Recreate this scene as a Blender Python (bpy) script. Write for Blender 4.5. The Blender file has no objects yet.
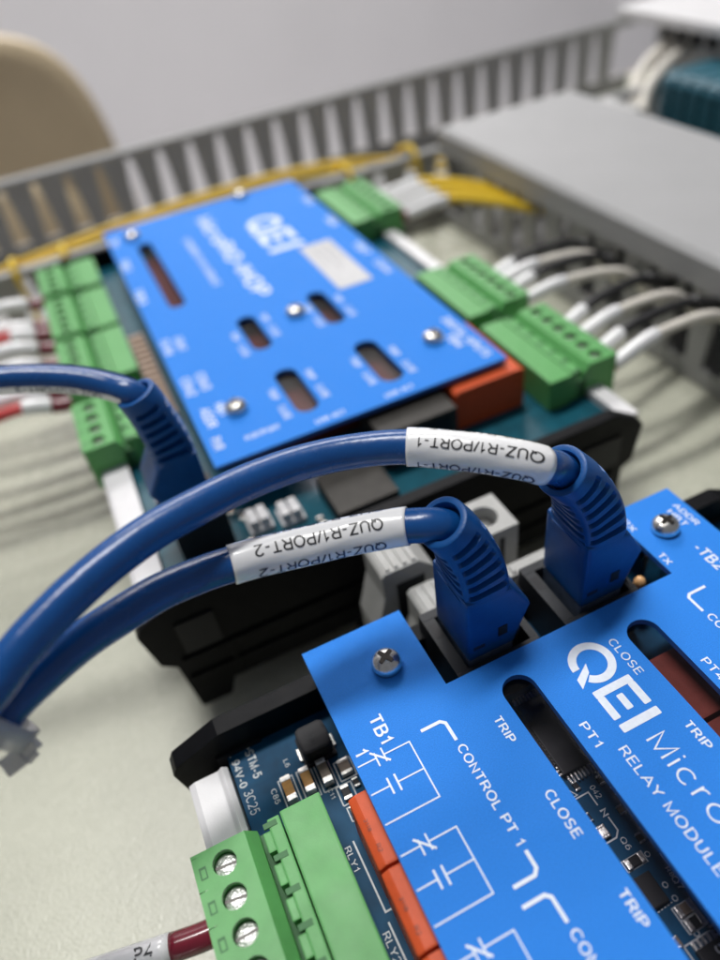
import bpy, bmesh, math, random
from mathutils import Vector, Matrix
random.seed(7)
S = bpy.context.scene
C = S.collection
# ------------------------------------------------------------------ camera, world, light, exposure  (1 unit = 1 cm)
S.unit_settings.system = 'METRIC'
S.unit_settings.scale_length = 0.01
R0 = Vector((0.90237754, -0.41343301, -0.1216056))
R1 = Vector((-0.36344046, -0.57846334, -0.7302679))
R2 = Vector((0.23157248, 0.70317374, -0.67225061))
CP = Vector((-0.89148014, -7.55199563, 10.62833784))
cd = bpy.data.cameras.new('camera'); cam = bpy.data.objects.new('camera', cd); C.objects.link(cam)
cam.matrix_world = Matrix(((R0.x, -R1.x, -R2.x, CP.x), (R0.y, -R1.y, -R2.y, CP.y), (R0.z, -R1.z, -R2.z, CP.z), (0, 0, 0, 1)))
cd.sensor_fit = 'VERTICAL'; cd.sensor_height = 36.0; cd.sensor_width = 27.0
cd.lens = 719.32 / 960 * 36
cd.clip_start = 0.1; cd.clip_end = 2000
cd.dof.use_dof = True; cd.dof.focus_distance = 11.4; cd.dof.aperture_fstop = 0.088
S.camera = cam
W = bpy.data.worlds.new('World'); S.world = W; W.use_nodes = True
bg = W.node_tree.nodes['Background']; bg.inputs[0].default_value = (0.86, 0.90, 1.0, 1); bg.inputs[1].default_value = 0.17
def area(name, loc, target, sx, sy, power, col):
    l = bpy.data.lights.new(name, 'AREA'); l.shape = 'RECTANGLE'; l.size = sx; l.size_y = sy; l.energy = power; l.color = col
    o = bpy.data.objects.new(name, l); C.objects.link(o); o.location = loc
    d = Vector(target) - Vector(loc); o.rotation_euler = d.to_track_quat('-Z', 'Y').to_euler(); return o
area('wall_fill_lamp', (-6, 58, 190), (2, 4, -2), 95, 20, 330000, (1.0, 0.985, 0.96))
area('wall_fill_lamp', (60, 196, 175), (60, 225, 120), 150, 16, 560000, (1.0, 0.985, 0.97))  # unseen fill lamp, added to brighten the back wall
S.view_settings.view_transform = 'Standard'; S.view_settings.look = 'None'; S.view_settings.exposure = 0.0
S.render.engine = 'CYCLES'

# ------------------------------------------------------------------ materials
MATS = {}
def mat(name, col, rough=0.5, metal=0.0, noise=0.0, nscale=3.0, bump=0.0, bscale=40.0, coat=0.0, spec=0.5, trans=0.0, alpha=1.0, sheen_noise=0.0):
    if name in MATS: return MATS[name]
    m = bpy.data.materials.new(name); m.use_nodes = True; nt = m.node_tree; b = nt.nodes['Principled BSDF']
    b.inputs['Base Color'].default_value = (*col, 1); b.inputs['Roughness'].default_value = rough; b.inputs['Metallic'].default_value = metal
    b.inputs['Coat Weight'].default_value = coat; b.inputs['Coat Roughness'].default_value = 0.08
    b.inputs['Specular IOR Level'].default_value = spec
    b.inputs['Transmission Weight'].default_value = trans; b.inputs['Alpha'].default_value = alpha
    tc = nt.nodes.new('ShaderNodeTexCoord')
    if noise > 0:
        n = nt.nodes.new('ShaderNodeTexNoise'); n.inputs['Scale'].default_value = nscale; n.inputs['Detail'].default_value = 5
        nt.links.new(tc.outputs['Object'], n.inputs['Vector'])
        r = nt.nodes.new('ShaderNodeValToRGB')
        r.color_ramp.elements[0].position = 0.3; r.color_ramp.elements[1].position = 0.7
        r.color_ramp.elements[0].color = (*[c * (1 - noise) for c in col], 1)
        r.color_ramp.elements[1].color = (*[min(1, c * (1 + noise)) for c in col], 1)
        nt.links.new(n.outputs['Fac'], r.inputs['Fac']); nt.links.new(r.outputs['Color'], b.inputs['Base Color'])
    if sheen_noise > 0:
        n2 = nt.nodes.new('ShaderNodeTexNoise'); n2.inputs['Scale'].default_value = 2.3; n2.inputs['Detail'].default_value = 6
        nt.links.new(tc.outputs['Object'], n2.inputs['Vector'])
        mr = nt.nodes.new('ShaderNodeMapRange'); mr.inputs['To Min'].default_value = max(0.02, rough - sheen_noise); mr.inputs['To Max'].default_value = min(1, rough + sheen_noise)
        nt.links.new(n2.outputs['Fac'], mr.inputs['Value']); nt.links.new(mr.outputs['Result'], b.inputs['Roughness'])
    if bump > 0:
        n3 = nt.nodes.new('ShaderNodeTexNoise'); n3.inputs['Scale'].default_value = bscale; n3.inputs['Detail'].default_value = 3
        nt.links.new(tc.outputs['Object'], n3.inputs['Vector'])
        bp = nt.nodes.new('ShaderNodeBump'); bp.inputs['Strength'].default_value = bump; bp.inputs['Distance'].default_value = 0.05
        nt.links.new(n3.outputs['Fac'], bp.inputs['Height']); nt.links.new(bp.outputs['Normal'], b.inputs['Normal'])
    MATS[name] = m; return m
M_PANEL = mat('panel_paint', (0.475, 0.480, 0.395), 0.27, bump=0.32, bscale=15, noise=0.06, nscale=0.3, sheen_noise=0.06)
M_BLUE = mat('blue_anodised', (0.026, 0.222, 0.745), 0.58, noise=0.09, nscale=45, bump=0.22, bscale=70, sheen_noise=0.08, spec=.14)
M_WHITEINK = mat('white_ink', (0.76, 0.82, 0.92), 0.55, noise=0.05, nscale=12)
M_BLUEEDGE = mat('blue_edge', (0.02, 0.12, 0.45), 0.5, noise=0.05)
M_PCB = mat('solder_mask', (0.003, 0.060, 0.135), 0.5, noise=0.25, nscale=2.2, spec=.15)
M_PCBFAR = mat('solder_mask_teal', (0.005, 0.078, 0.115), 0.35, noise=0.2, nscale=2, spec=.3)
M_SILK = mat('silkscreen', (0.62, 0.66, 0.68), 0.6, noise=0.1, nscale=20)
M_GREEN = mat('connector_green', (0.105, 0.355, 0.105), 0.42, spec=.3, noise=0.06, nscale=4, bump=0.06, bscale=30, sheen_noise=0.08)
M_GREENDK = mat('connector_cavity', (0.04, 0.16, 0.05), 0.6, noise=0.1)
M_STEEL = mat('bright_steel', (0.80, 0.78, 0.74), 0.24, 1.0, noise=0.08, nscale=9, bump=0.08, bscale=45)
M_ZINC = mat('zinc_screw', (0.80, 0.80, 0.78), 0.38, 0.85, noise=0.15, nscale=14, bump=0.35, bscale=22)
M_SLOT = mat('screw_slot', (0.10, 0.095, 0.09), 0.5, 0.7, noise=0.2, nscale=20)
M_DARKREC = mat('screw_recess', (0.030, 0.026, 0.023), 0.4, 0.8, noise=0.2, nscale=20)
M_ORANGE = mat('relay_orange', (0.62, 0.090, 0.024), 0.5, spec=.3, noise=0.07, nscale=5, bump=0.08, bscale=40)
M_RELSHADE = mat('relay_orange_shaded', (0.15, 0.034, 0.026), 0.6, spec=.12, noise=0.12, nscale=4, bump=0.08, bscale=40)  # orange relay case darkened: the shade beneath the covers is put into its colour
M_RELPRINT = mat('relay_print', (0.22, 0.05, 0.03), 0.6, noise=0.2, nscale=20)
M_BLACK = mat('black_plastic', (0.0030, 0.0033, 0.0045), 0.5, noise=0.2, nscale=4, bump=0.12, bscale=50, sheen_noise=0.1, spec=.12)
M_CHIP = mat('chip_epoxy', (0.008, 0.008, 0.011), 0.5, noise=0.15, nscale=10, bump=0.1, bscale=80, spec=.3)
M_TIN = mat('tin', (0.72, 0.70, 0.66), 0.28, 0.95, noise=0.15, nscale=15, bump=0.2, bscale=40)
M_GOLDCAP = mat('capacitor_tan', (0.50, 0.24, 0.045), 0.42, noise=0.12, nscale=12)
M_BROWNCAP = mat('capacitor_brown', (0.20, 0.15, 0.11), 0.45, noise=0.12, nscale=12)
M_WHITEPL = mat('white_plastic', (0.74, 0.73, 0.74), 0.42, noise=0.04, nscale=2, bump=0.05, bscale=30)
M_GREYPL = mat('grey_clamp', (0.40, 0.40, 0.385), 0.5, noise=0.06, nscale=3, bump=0.08, bscale=40)
M_JACK = mat('jack_grey', (0.018, 0.020, 0.024), 0.5, spec=.3, noise=0.12, nscale=5, bump=0.08, bscale=40)
M_CABLE = mat('cable_blue', (0.005, 0.068, 0.255), 0.26, noise=0.06, nscale=3, bump=0.10, bscale=8, sheen_noise=0.08)
M_BOOT = mat('boot_blue', (0.005, 0.078, 0.280), 0.38, spec=.35, noise=0.10, nscale=3, bump=0.10, bscale=30, sheen_noise=0.1)
M_LABEL = mat('label_white', (0.84, 0.84, 0.85), 0.22, noise=0.02, nscale=5, coat=0.3, bump=0.06, bscale=3)
M_INK = mat('black_ink', (0.012, 0.012, 0.014), 0.4, noise=0.1)
M_INKFADE = mat('blue_black_ink', (0.018, 0.030, 0.075), 0.4, noise=0.1)
M_DUCT = mat('duct_grey', (0.34, 0.34, 0.34), 0.5, noise=0.04, nscale=0.8, bump=0.06, bscale=8)
M_LID = mat('duct_lid_grey', (0.35, 0.35, 0.355), 0.5, noise=0.03, nscale=0.5, bump=0.05, bscale=6)
M_YELLOW = mat('wire_yellow', (0.82, 0.56, 0.030), 0.4, noise=0.08, nscale=2)
M_WWHITE = mat('wire_white', (0.72, 0.68, 0.61), 0.4, noise=0.05, nscale=2)
M_WBLACK = mat('wire_black', (0.016, 0.016, 0.018), 0.4, noise=0.1, nscale=2)
M_WRED = mat('wire_red', (0.60, 0.05, 0.05), 0.4, noise=0.1, nscale=2)
M_WBLUE = mat('wire_blue', (0.06, 0.08, 0.40), 0.4, noise=0.1, nscale=2)
M_MAROON = mat('maroon_sleeve', (0.165, 0.010, 0.024), 0.22, noise=0.12, nscale=3, coat=0.4, bump=0.06, bscale=5)
M_TEAL = mat('terminal_teal', (0.014, 0.105, 0.150), 0.5, noise=0.1, nscale=2)
M_TEALDK = mat('terminal_recess', (0.006, 0.030, 0.045), 0.7, noise=0.1)
M_MODGREY = mat('module_grey', (0.44, 0.44, 0.44), 0.5, noise=0.04, nscale=1)
M_CHAIR = mat('chair_tan', (0.60, 0.485, 0.32), 0.4, noise=0.06, nscale=0.15, bump=0.08, bscale=4)
M_WALL = mat('wall_paint', (0.80, 0.78, 0.79), 0.85, noise=0.03, nscale=0.03)
M_FLOOR = mat('floor_vinyl', (0.62, 0.61, 0.62), 0.6, noise=0.05, nscale=0.05)
M_TABLE = mat('table_top', (0.45, 0.40, 0.34), 0.5, noise=0.1, nscale=0.1)
M_LED = mat('led_amber', (0.80, 0.45, 0.20), 0.3, noise=0.1)
M_SHIELD = mat('shield_metal', (0.040, 0.037, 0.033), 0.55, 0.2, spec=.25, noise=0.15, nscale=3, bump=0.1, bscale=20)
M_TAN = mat('header_tan', (0.33, 0.22, 0.15), 0.5, noise=0.2, nscale=6)
M_CLEARPL = mat('clear_plug', (0.10, 0.13, 0.19), 0.15, noise=0.2, nscale=6, coat=0.6)
def tie_mat():
    m = bpy.data.materials.new('tie_nylon'); m.use_nodes = True; b = m.node_tree.nodes['Principled BSDF']
    nt = m.node_tree; tc = nt.nodes.new('ShaderNodeTexCoord'); n = nt.nodes.new('ShaderNodeTexNoise'); n.inputs['Scale'].default_value = 4
    r = nt.nodes.new('ShaderNodeValToRGB'); r.color_ramp.elements[0].color = (.50, .49, .50, 1); r.color_ramp.elements[1].color = (.66, .64, .65, 1)
    nt.links.new(tc.outputs['Object'], n.inputs['Vector']); nt.links.new(n.outputs['Fac'], r.inputs['Fac']); nt.links.new(r.outputs['Color'], b.inputs['Base Color'])
    b.inputs['Roughness'].default_value = 0.35; b.inputs['Alpha'].default_value = 0.66
    return m
M_TIE = tie_mat()
def window_mat(ior, tint):
    m = bpy.data.materials.new('clear_window'); m.use_nodes = True; nt = m.node_tree; nt.nodes.remove(nt.nodes['Principled BSDF'])
    out = nt.nodes['Material Output']
    tr = nt.nodes.new('ShaderNodeBsdfTransparent'); tr.inputs[0].default_value = tint
    gl = nt.nodes.new('ShaderNodeBsdfGlossy'); gl.inputs['Roughness'].default_value = 0.09
    fr = nt.nodes.new('ShaderNodeFresnel'); fr.inputs['IOR'].default_value = ior
    tc = nt.nodes.new('ShaderNodeTexCoord'); n = nt.nodes.new('ShaderNodeTexNoise'); n.inputs['Scale'].default_value = 1.2
    bp = nt.nodes.new('ShaderNodeBump'); bp.inputs['Strength'].default_value = 0.05; bp.inputs['Distance'].default_value = 0.05
    nt.links.new(tc.outputs['Object'], n.inputs['Vector']); nt.links.new(n.outputs['Fac'], bp.inputs['Height'])
    nt.links.new(bp.outputs['Normal'], gl.inputs['Normal']); nt.links.new(bp.outputs['Normal'], fr.inputs['Normal'])
    mx = nt.nodes.new('ShaderNodeMixShader')
    ge = nt.nodes.new('ShaderNodeNewGeometry'); sb = nt.nodes.new('ShaderNodeMath'); sb.operation = 'SUBTRACT'; sb.inputs[0].default_value = 1.0
    mu = nt.nodes.new('ShaderNodeMath'); mu.operation = 'MULTIPLY'      # only the outer face reflects
    nt.links.new(ge.outputs['Backfacing'], sb.inputs[1]); nt.links.new(fr.outputs[0], mu.inputs[0]); nt.links.new(sb.outputs[0], mu.inputs[1])
    nt.links.new(mu.outputs[0], mx.inputs[0]); nt.links.new(tr.outputs[0], mx.inputs[1]); nt.links.new(gl.outputs[0], mx.inputs[2])
    nt.links.new(mx.outputs[0], out.inputs['Surface']); return m
M_WINDOW = window_mat(1.42, (0.97, 0.96, 0.98, 1)); M_WINDOWFAR = window_mat(1.13, (0.88, 0.87, 0.90, 1))

# ------------------------------------------------------------------ builders
class MB:
    """collects shapes; build() links them as ONE mesh object; several materials allowed"""
    def __init__(s): s.bm = bmesh.new(); s.mats = []
    def mi(s, m):
        if m not in s.mats: s.mats.append(m)
        return s.mats.index(m)
    def poly(s, pts, faces, m, smooth=False, bevel=0.0, seg=2):
        vs = [s.bm.verts.new(p) for p in pts]; fs = []
        for f in faces:
            try: F = s.bm.faces.new([vs[i] for i in f])
            except ValueError: continue
            F.material_index = s.mi(m); F.smooth = smooth; fs.append(F)
        if bevel > 0:
            bmesh.ops.recalc_face_normals(s.bm, faces=fs)
            es = list({e for F in fs for e in F.edges if len(e.link_faces) == 2 and e.calc_face_angle(0) > 0.5})
            bmesh.ops.recalc_face_normals(s.bm, faces=fs)
            bmesh.ops.bevel(s.bm, geom=es, offset=bevel, segments=seg, profile=0.7, affect='EDGES', clamp_overlap=True, material=-1)
        return s
    def box(s, x0, x1, y0, y1, z0, z1, m, bevel=0.0, seg=2):
        p = [(x0, y0, z0), (x1, y0, z0), (x1, y1, z0), (x0, y1, z0), (x0, y0, z1), (x1, y0, z1), (x1, y1, z1), (x0, y1, z1)]
        return s.poly(p, [(3, 2, 1, 0), (4, 5, 6, 7), (0, 1, 5, 4), (1, 2, 6, 5), (2, 3, 7, 6), (3, 0, 4, 7)], m, bevel=bevel, seg=seg)
    def prism(s, prof, a0, a1, m, axis='y', bevel=0.0, seg=2, smooth=False):
        """prof: 2D outline; axis y -> (x,z) outline; axis z -> (x,y); axis x -> (y,z)"""
        n = len(prof)
        f = {'y': lambda u, v, a: (u, a, v), 'z': lambda u, v, a: (u, v, a), 'x': lambda u, v, a: (a, u, v)}[axis]
        pts = [f(u, v, a0) for u, v in prof] + [f(u, v, a1) for u, v in prof]
        faces = [tuple(range(n)), tuple(range(2 * n - 1, n - 1, -1))] + [(i, i + n, (i + 1) % n + n, (i + 1) % n) for i in range(n)]
        return s.poly(pts, faces, m, smooth=smooth, bevel=bevel, seg=seg)
    def lathe(s, c, prof, m, n=28, smooth=True, mats=None):
        """prof: list of (radius, z) about vertical axis through c"""
        pts = []; faces = []
        for r, z in prof:
            for i in range(n):
                a = 2 * math.pi * i / n; pts.append((c[0] + r * math.cos(a), c[1] + r * math.sin(a), c[2] + z))
        for k in range(len(prof) - 1):
            for i in range(n):
                j = (i + 1) % n; faces.append((k * n + i, k * n + j, (k + 1) * n + j, (k + 1) * n + i))
        faces.append(tuple((len(prof) - 1) * n + i for i in range(n))); faces.append(tuple(n - 1 - i for i in range(n)))
        return s.poly(pts, faces, m, smooth=smooth)
    def grid(s, rings, m, smooth=True, caps=True, closed=True):
        n = len(rings[0]); pts = [p for r in rings for p in r]; faces = []
        for k in range(len(rings) - 1):
            for i in range(n if closed else n - 1):
                j = (i + 1) % n; faces.append((k * n + i, k * n + j, (k + 1) * n + j, (k + 1) * n + i))
        if caps:
            faces.append(tuple(n - 1 - i for i in range(n))); faces.append(tuple((len(rings) - 1) * n + i for i in range(n)))
        return s.poly(pts, faces, m, smooth=smooth)
    def tube(s, path, r, m, n=14, caps=True):
        return s.grid([[fr.at(a * 2 * math.pi / n, r) for a in range(n)] for fr in path], m, caps=caps)
    def build(s, name, parent=None, recalc=True):
        if recalc: bmesh.ops.recalc_face_normals(s.bm, faces=s.bm.faces[:])
        me = bpy.data.meshes.new(name); s.bm.to_mesh(me); s.bm.free()
        for m in s.mats: me.materials.append(m)
        o = bpy.data.objects.new(name, me); C.objects.link(o)
        if parent:
            o.parent = parent
            if parent.type == 'EMPTY': o.matrix_parent_inverse = Matrix.Translation(-Vector(parent.location))
        return o
def tag(o, label=None, cat=None, group=None, kind=None):
    if label: o['label'] = label
    if cat: o['category'] = cat
    if group: o['group'] = group
    if kind: o['kind'] = kind
    return o
def thing(name, loc, label, cat, group=None):
    o = bpy.data.objects.new(name, None); C.objects.link(o); o.location = loc; o.empty_display_size = 0.3
    return tag(o, label, cat, group)
def rrect(x0, x1, y0, y1, r, n=8, corners=(1, 1, 1, 1)):
    pts = []
    for (cx, cy, a0), k in zip(((x1 - r, y1 - r, 0), (x0 + r, y1 - r, 90), (x0 + r, y0 + r, 180), (x1 - r, y0 + r, 270)), corners):
        if not k:
            pts.append((x1 if cx > (x0 + x1) / 2 else x0, y1 if cy > (y0 + y1) / 2 else y0)); continue
        for i in range(n + 1):
            a = math.radians(a0 + 90 * i / n); pts.append((cx + r * math.cos(a), cy + r * math.sin(a)))
    out = []
    for p in pts:
        if not out or (Vector(p) - Vector(out[-1])).length > 1e-5: out.append(p)
    return out
class Fr:
    def __init__(s, p, t, n):
        s.p = p; s.t = t.normalized(); s.n = (n - s.t * n.dot(s.t)).normalized(); s.m = s.t.cross(s.n)
    def at(s, a, r): return s.p + s.n * (math.cos(a) * r) + s.m * (math.sin(a) * r)
def spline(P, step=0.06, ref=None):
    """centripetal-ish Catmull-Rom through P, resampled evenly; list of frames"""
    P = [Vector(p) for p in P]; Q = [P[0] * 2 - P[1]] + P + [P[-1] * 2 - P[-2]]; D = []
    for i in range(1, len(Q) - 2):
        n = 24
        for k in range(n):
            t = k / n; a, b, c, d = Q[i - 1], Q[i], Q[i + 1], Q[i + 2]
            D.append(0.5 * ((2 * b) + (c - a) * t + (2 * a - 5 * b + 4 * c - d) * t * t + (3 * b - a - 3 * c + d) * t ** 3))
    D.append(P[-1])
    L = [0]
    for i in range(1, len(D)): L.append(L[-1] + (D[i] - D[i - 1]).length)
    N = max(4, int(L[-1] / step)); out = []; j = 0
    for k in range(N + 1):
        s = L[-1] * k / N
        while j < len(L) - 2 and L[j + 1] < s: j += 1
        t = (s - L[j]) / max(1e-9, L[j + 1] - L[j]); out.append(D[j].lerp(D[j + 1], t))
    fr = []; prev = Vector(ref) if ref else Vector((0, 0, 1))
    for k in range(len(out)):
        t = out[min(k + 1, len(out) - 1)] - out[max(k - 1, 0)]
        r = Vector(ref) if ref else prev
        f = Fr(out[k], t, r if abs(t.normalized().dot(r.normalized())) < 0.98 else Vector((1, 0.2, 0)))
        prev = f.n; fr.append(f)
    return fr, L[-1]
def frame_at(fr, L, s):
    u = max(0, min(0.99999, s / L)) * (len(fr) - 1); k = int(u); t = u - k
    a, b = fr[k], fr[k + 1]
    return Fr(a.p.lerp(b.p, t), a.t.lerp(b.t, t), a.n.lerp(b.n, t))

# ---- lettering: a plain grotesque drawn as even strokes (cap height 1) ----
def _arc(cx, cy, rx, ry, a0, a1, n=12):
    return [(cx + rx * math.cos(math.radians(a0 + (a1 - a0) * i / n)), cy + ry * math.sin(math.radians(a0 + (a1 - a0) * i / n))) for i in range(n + 1)]
def glyph(c):
    A = _arc
    G = {
     'A': (.74, [[(0, 0), (.37, 1), (.74, 0)], [(.13, .33), (.61, .33)]]),
     'B': (.62, [[(.34, .53), (.05, .53), (.05, 0), (.36, 0)] + A(.36, .265, .24, .265, -90, 90), [(.05, .5), (.05, 1), (.34, 1)] + A(.34, .765, .21, .235, 90, -90)]),
     'C': (.70, [A(.38, .5, .36, .5, 42, 318, 22)]),
     'D': (.68, [[(.05, 0), (.05, 1), (.28, 1)] + A(.28, .5, .38, .5, 90, -90, 16) + [(.05, 0)]]),
     'E': (.58, [[(.58, 1), (.05, 1), (.05, 0), (.60, 0)], [(.05, .53), (.54, .53)]]),
     'G': (.74, [A(.39, .5, .36, .5, 42, 330, 22) + [(.72, .46), (.42, .46)]]),
     'H': (.66, [[(.05, 0), (.05, 1)], [(.61, 0), (.61, 1)], [(.05, .53), (.61, .53)]]),
     'I': (.12, [[(.06, 0), (.06, 1)]]),
     'K': (.66, [[(.05, 0), (.05, 1)], [(.62, 1), (.05, .38)], [(.24, .58), (.66, 0)]]),
     'L': (.54, [[(.05, 1), (.05, 0), (.54, 0)]]),
     'M': (.80, [[(.05, 0), (.05, 1), (.40, .05), (.75, 1), (.75, 0)]]),
     'N': (.66, [[(.05, 0), (.05, 1), (.61, 0), (.61, 1)]]),
     'O': (.78, [A(.39, .5, .36, .5, 0, 360, 28)]),
     'P': (.60, [[(.05, 0), (.05, 1), (.34, 1)] + A(.34, .725, .24, .275, 90, -90) + [(.05, .45)]]),
     'Q': (.78, [A(.39, .5, .36, .5, 0, 360, 28), [(.45, .24), (.74, -.04)]]),
     'R': (.66, [[(.05, 0), (.05, 1), (.36, 1)] + A(.36, .735, .24, .265, 90, -90) + [(.05, .47)], [(.36, .47), (.64, 0)]]),
     'S': (.62, [A(.31, .74, .25, .26, 25, 270, 14) + A(.31, .24, .28, .24, 90, -155, 14)]),
     'T': (.62, [[(0, 1), (.62, 1)], [(.31, 1), (.31, 0)]]),
     'U': (.66, [[(.05, 1), (.05, .34)] + A(.33, .32, .28, .32, 180, 360, 14) + [(.61, 1)]]),
     'V': (.70, [[(0, 1), (.35, 0), (.70, 1)]]),
     'W': (.96, [[(0, 1), (.24, 0), (.48, .95), (.72, 0), (.96, 1)]]),
     'X': (.66, [[(0, 0), (.66, 1)], [(0, 1), (.66, 0)]]),
     'Y': (.66, [[(0, 1), (.33, .45), (.66, 1)], [(.33, .45), (.33, 0)]]),
     'Z': (.62, [[(.04, 1), (.58, 1), (.02, 0), (.60, 0)]]),
     '0': (.58, [A(.29, .5, .25, .5, 0, 360, 24)]),
     '1': (.40, [[(.06, .74), (.20, .83), (.29, 1), (.29, 0)]]),
     '2': (.58, [A(.29, .72, .25, .28, 160, -20, 12) + [(.46, .50), (.04, 0), (.56, 0)]]),
     '3': (.58, [A(.28, .745, .22, .255, 155, -90, 12) + A(.28, .255, .26, .255, 90, -160, 14)]),
     '4': (.60, [[(.44, 0), (.44, 1), (.02, .28), (.60, .28)]]),
     '5': (.58, [[(.52, 1), (.14, 1), (.07, .50)] + A(.28, .32, .26, .32, 130, -155, 16)]),
     '6': (.58, [A(.29, .32, .25, .32, 0, 360, 20), [(.05, .36), (.08, .62), (.18, .88), (.32, 1), (.50, .90)]]),
     '7': (.56, [[(.03, 1), (.53, 1), (.28, .45), (.20, 0)]]),
     '8': (.58, [A(.29, .75, .21, .25, 0, 360, 20), A(.29, .26, .25, .26, 0, 360, 20)]),
     '9': (.58, [A(.29, .68, .25, .32, 0, 360, 20), [(.53, .64), (.50, .38), (.40, .12), (.26, 0), (.08, .10)]]),
     '/': (.30, [[(0, -.02), (.30, 1.02)]]), '-': (.34, [[(.02, .36), (.32, .36)]]), ' ': (.22, []),
     'i': (.10, [[(.05, 0), (.05, .70)], [(.05, .90), (.05, 1.0)]]),
     'c': (.56, [A(.30, .36, .27, .36, 45, 315, 18)]),
     'r': (.34, [[(.05, 0), (.05, .70)], [(.05, .42)] + A(.26, .42, .20, .27, 165, 75, 8)]),
     'o': (.62, [A(.31, .36, .28, .36, 0, 360, 24)]),
     'e': (.58, [[(.04, .38), (.56, .38)] + A(.30, .36, .26, .36, 5, 315, 18)]),
    }
    return G[c]
def stroke_quads(P, w):
    P = [Vector(p) for p in P]; Q = [P[0]]
    for p in P[1:]:
        if (p - Q[-1]).length > 1e-4: Q.append(p)
    P = Q; closed = len(P) > 3 and (P[0] - P[-1]).length < 1e-3
    if closed: P = P[:-1]
    n = len(P); L = []; Rr = []
    for i, p in enumerate(P):
        a = P[i - 1] if (i or closed) else None; b = P[(i + 1) % n] if (i < n - 1 or closed) else None
        d0 = (p - a).normalized() if a is not None else (b - p).normalized()
        d1 = (b - p).normalized() if b is not None else d0
        n0 = Vector((-d0.y, d0.x)); n1 = Vector((-d1.y, d1.x)); bb = n0 + n1
        if bb.length < .2: bb = n0
        bb.normalize(); k = w / 2 / max(.45, bb.dot(n0))
        L.append(p + bb * k); Rr.append(p - bb * k)
    out = []
    for i in range(n if closed else n - 1):
        j = (i + 1) % n; out.append((L[i], Rr[i], Rr[j], L[j]))
    return out
def text_tris(body, size, weight=.15, spacing=.20):
    """vertices and quads of a line of lettering, cap height = size, stroke weight as a share of it"""
    v = []; f = []; x = 0.0
    for c in body:
        w_, st = glyph(c)
        for s_ in st:
            for q in stroke_quads(s_, weight):
                b = len(v); v += [((x + p.x) * size, (p.y * (1 - weight) + weight / 2) * size) for p in q]; f.append((b, b + 1, b + 2, b + 3))
        x += w_ + spacing
    return v, f
def capk(): return 1.0
def put_text(mb, body, x, y, cap, length=None, m=M_WHITEINK, z=0.0045, weight=.15, direction=(0, -1), up=(1, 0)):
    """flat lettering on a horizontal sheet: starts at x,y (baseline), reads along direction; length forces the width"""
    v, f = text_tris(body, cap, weight)
    w = max(p[0] for p in v) - min(p[0] for p in v); x0 = min(p[0] for p in v)
    k = (length / w) if length else 1.0
    pts = [(x + direction[0] * (px - x0) * k + up[0] * py, y + direction[1] * (px - x0) * k + up[1] * py, z) for px, py in v]
    for i, q in enumerate(f):
        mb.poly([(pts[k][0], pts[k][1], z + .00012 * (i % 17)) for k in q], [(0, 1, 2, 3)], m)
SK = [0]
def stroke(mb, pts, w, m=M_WHITEINK, z=0.0045, r=True):
    """flat printed line through 2D points with mitred corners and round ends"""
    SK[0] += 1; z = z + .00013 * (SK[0] % 11)
    P = [Vector(p) for p in pts]
    L = []; Rr = []
    for i, p in enumerate(P):
        d0 = (P[i] - P[i - 1]).normalized() if i else (P[1] - P[0]).normalized()
        d1 = (P[i + 1] - P[i]).normalized() if i < len(P) - 1 else d0
        n0 = Vector((-d0.y, d0.x)); n1 = Vector((-d1.y, d1.x)); b = (n0 + n1).normalized(); k = w / 2 / max(0.3, b.dot(n0))
        L.append(p + b * k); Rr.append(p - b * k)
    for i in range(len(P) - 1):
        mb.poly([(*L[i], z), (*Rr[i], z), (*Rr[i + 1], z), (*L[i + 1], z)], [(0, 1, 2, 3)], m)

# ================================================================== THE SETTING
ZP = -5.0     # mounting plate
mb = MB(); mb.box(-40, 75, -45, 37, ZP - 0.25, ZP, M_PANEL); tag(mb.build('mounting_plate'), kind='structure')
mb = MB(); mb.box(-60, 110, -70, 38.5, ZP - 4.0, ZP - 0.26, M_TABLE, 0.2); tag(mb.build('table_surface'), kind='structure')
mb = MB(); mb.box(-400, 500, -300, 230, -86, -84, M_FLOOR); tag(mb.build('floor'), kind='structure')
mb = MB(); mb.box(-400, 500, 215, 225, -84, 200, M_WALL); tag(mb.build('wall'), kind='structure')

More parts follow.
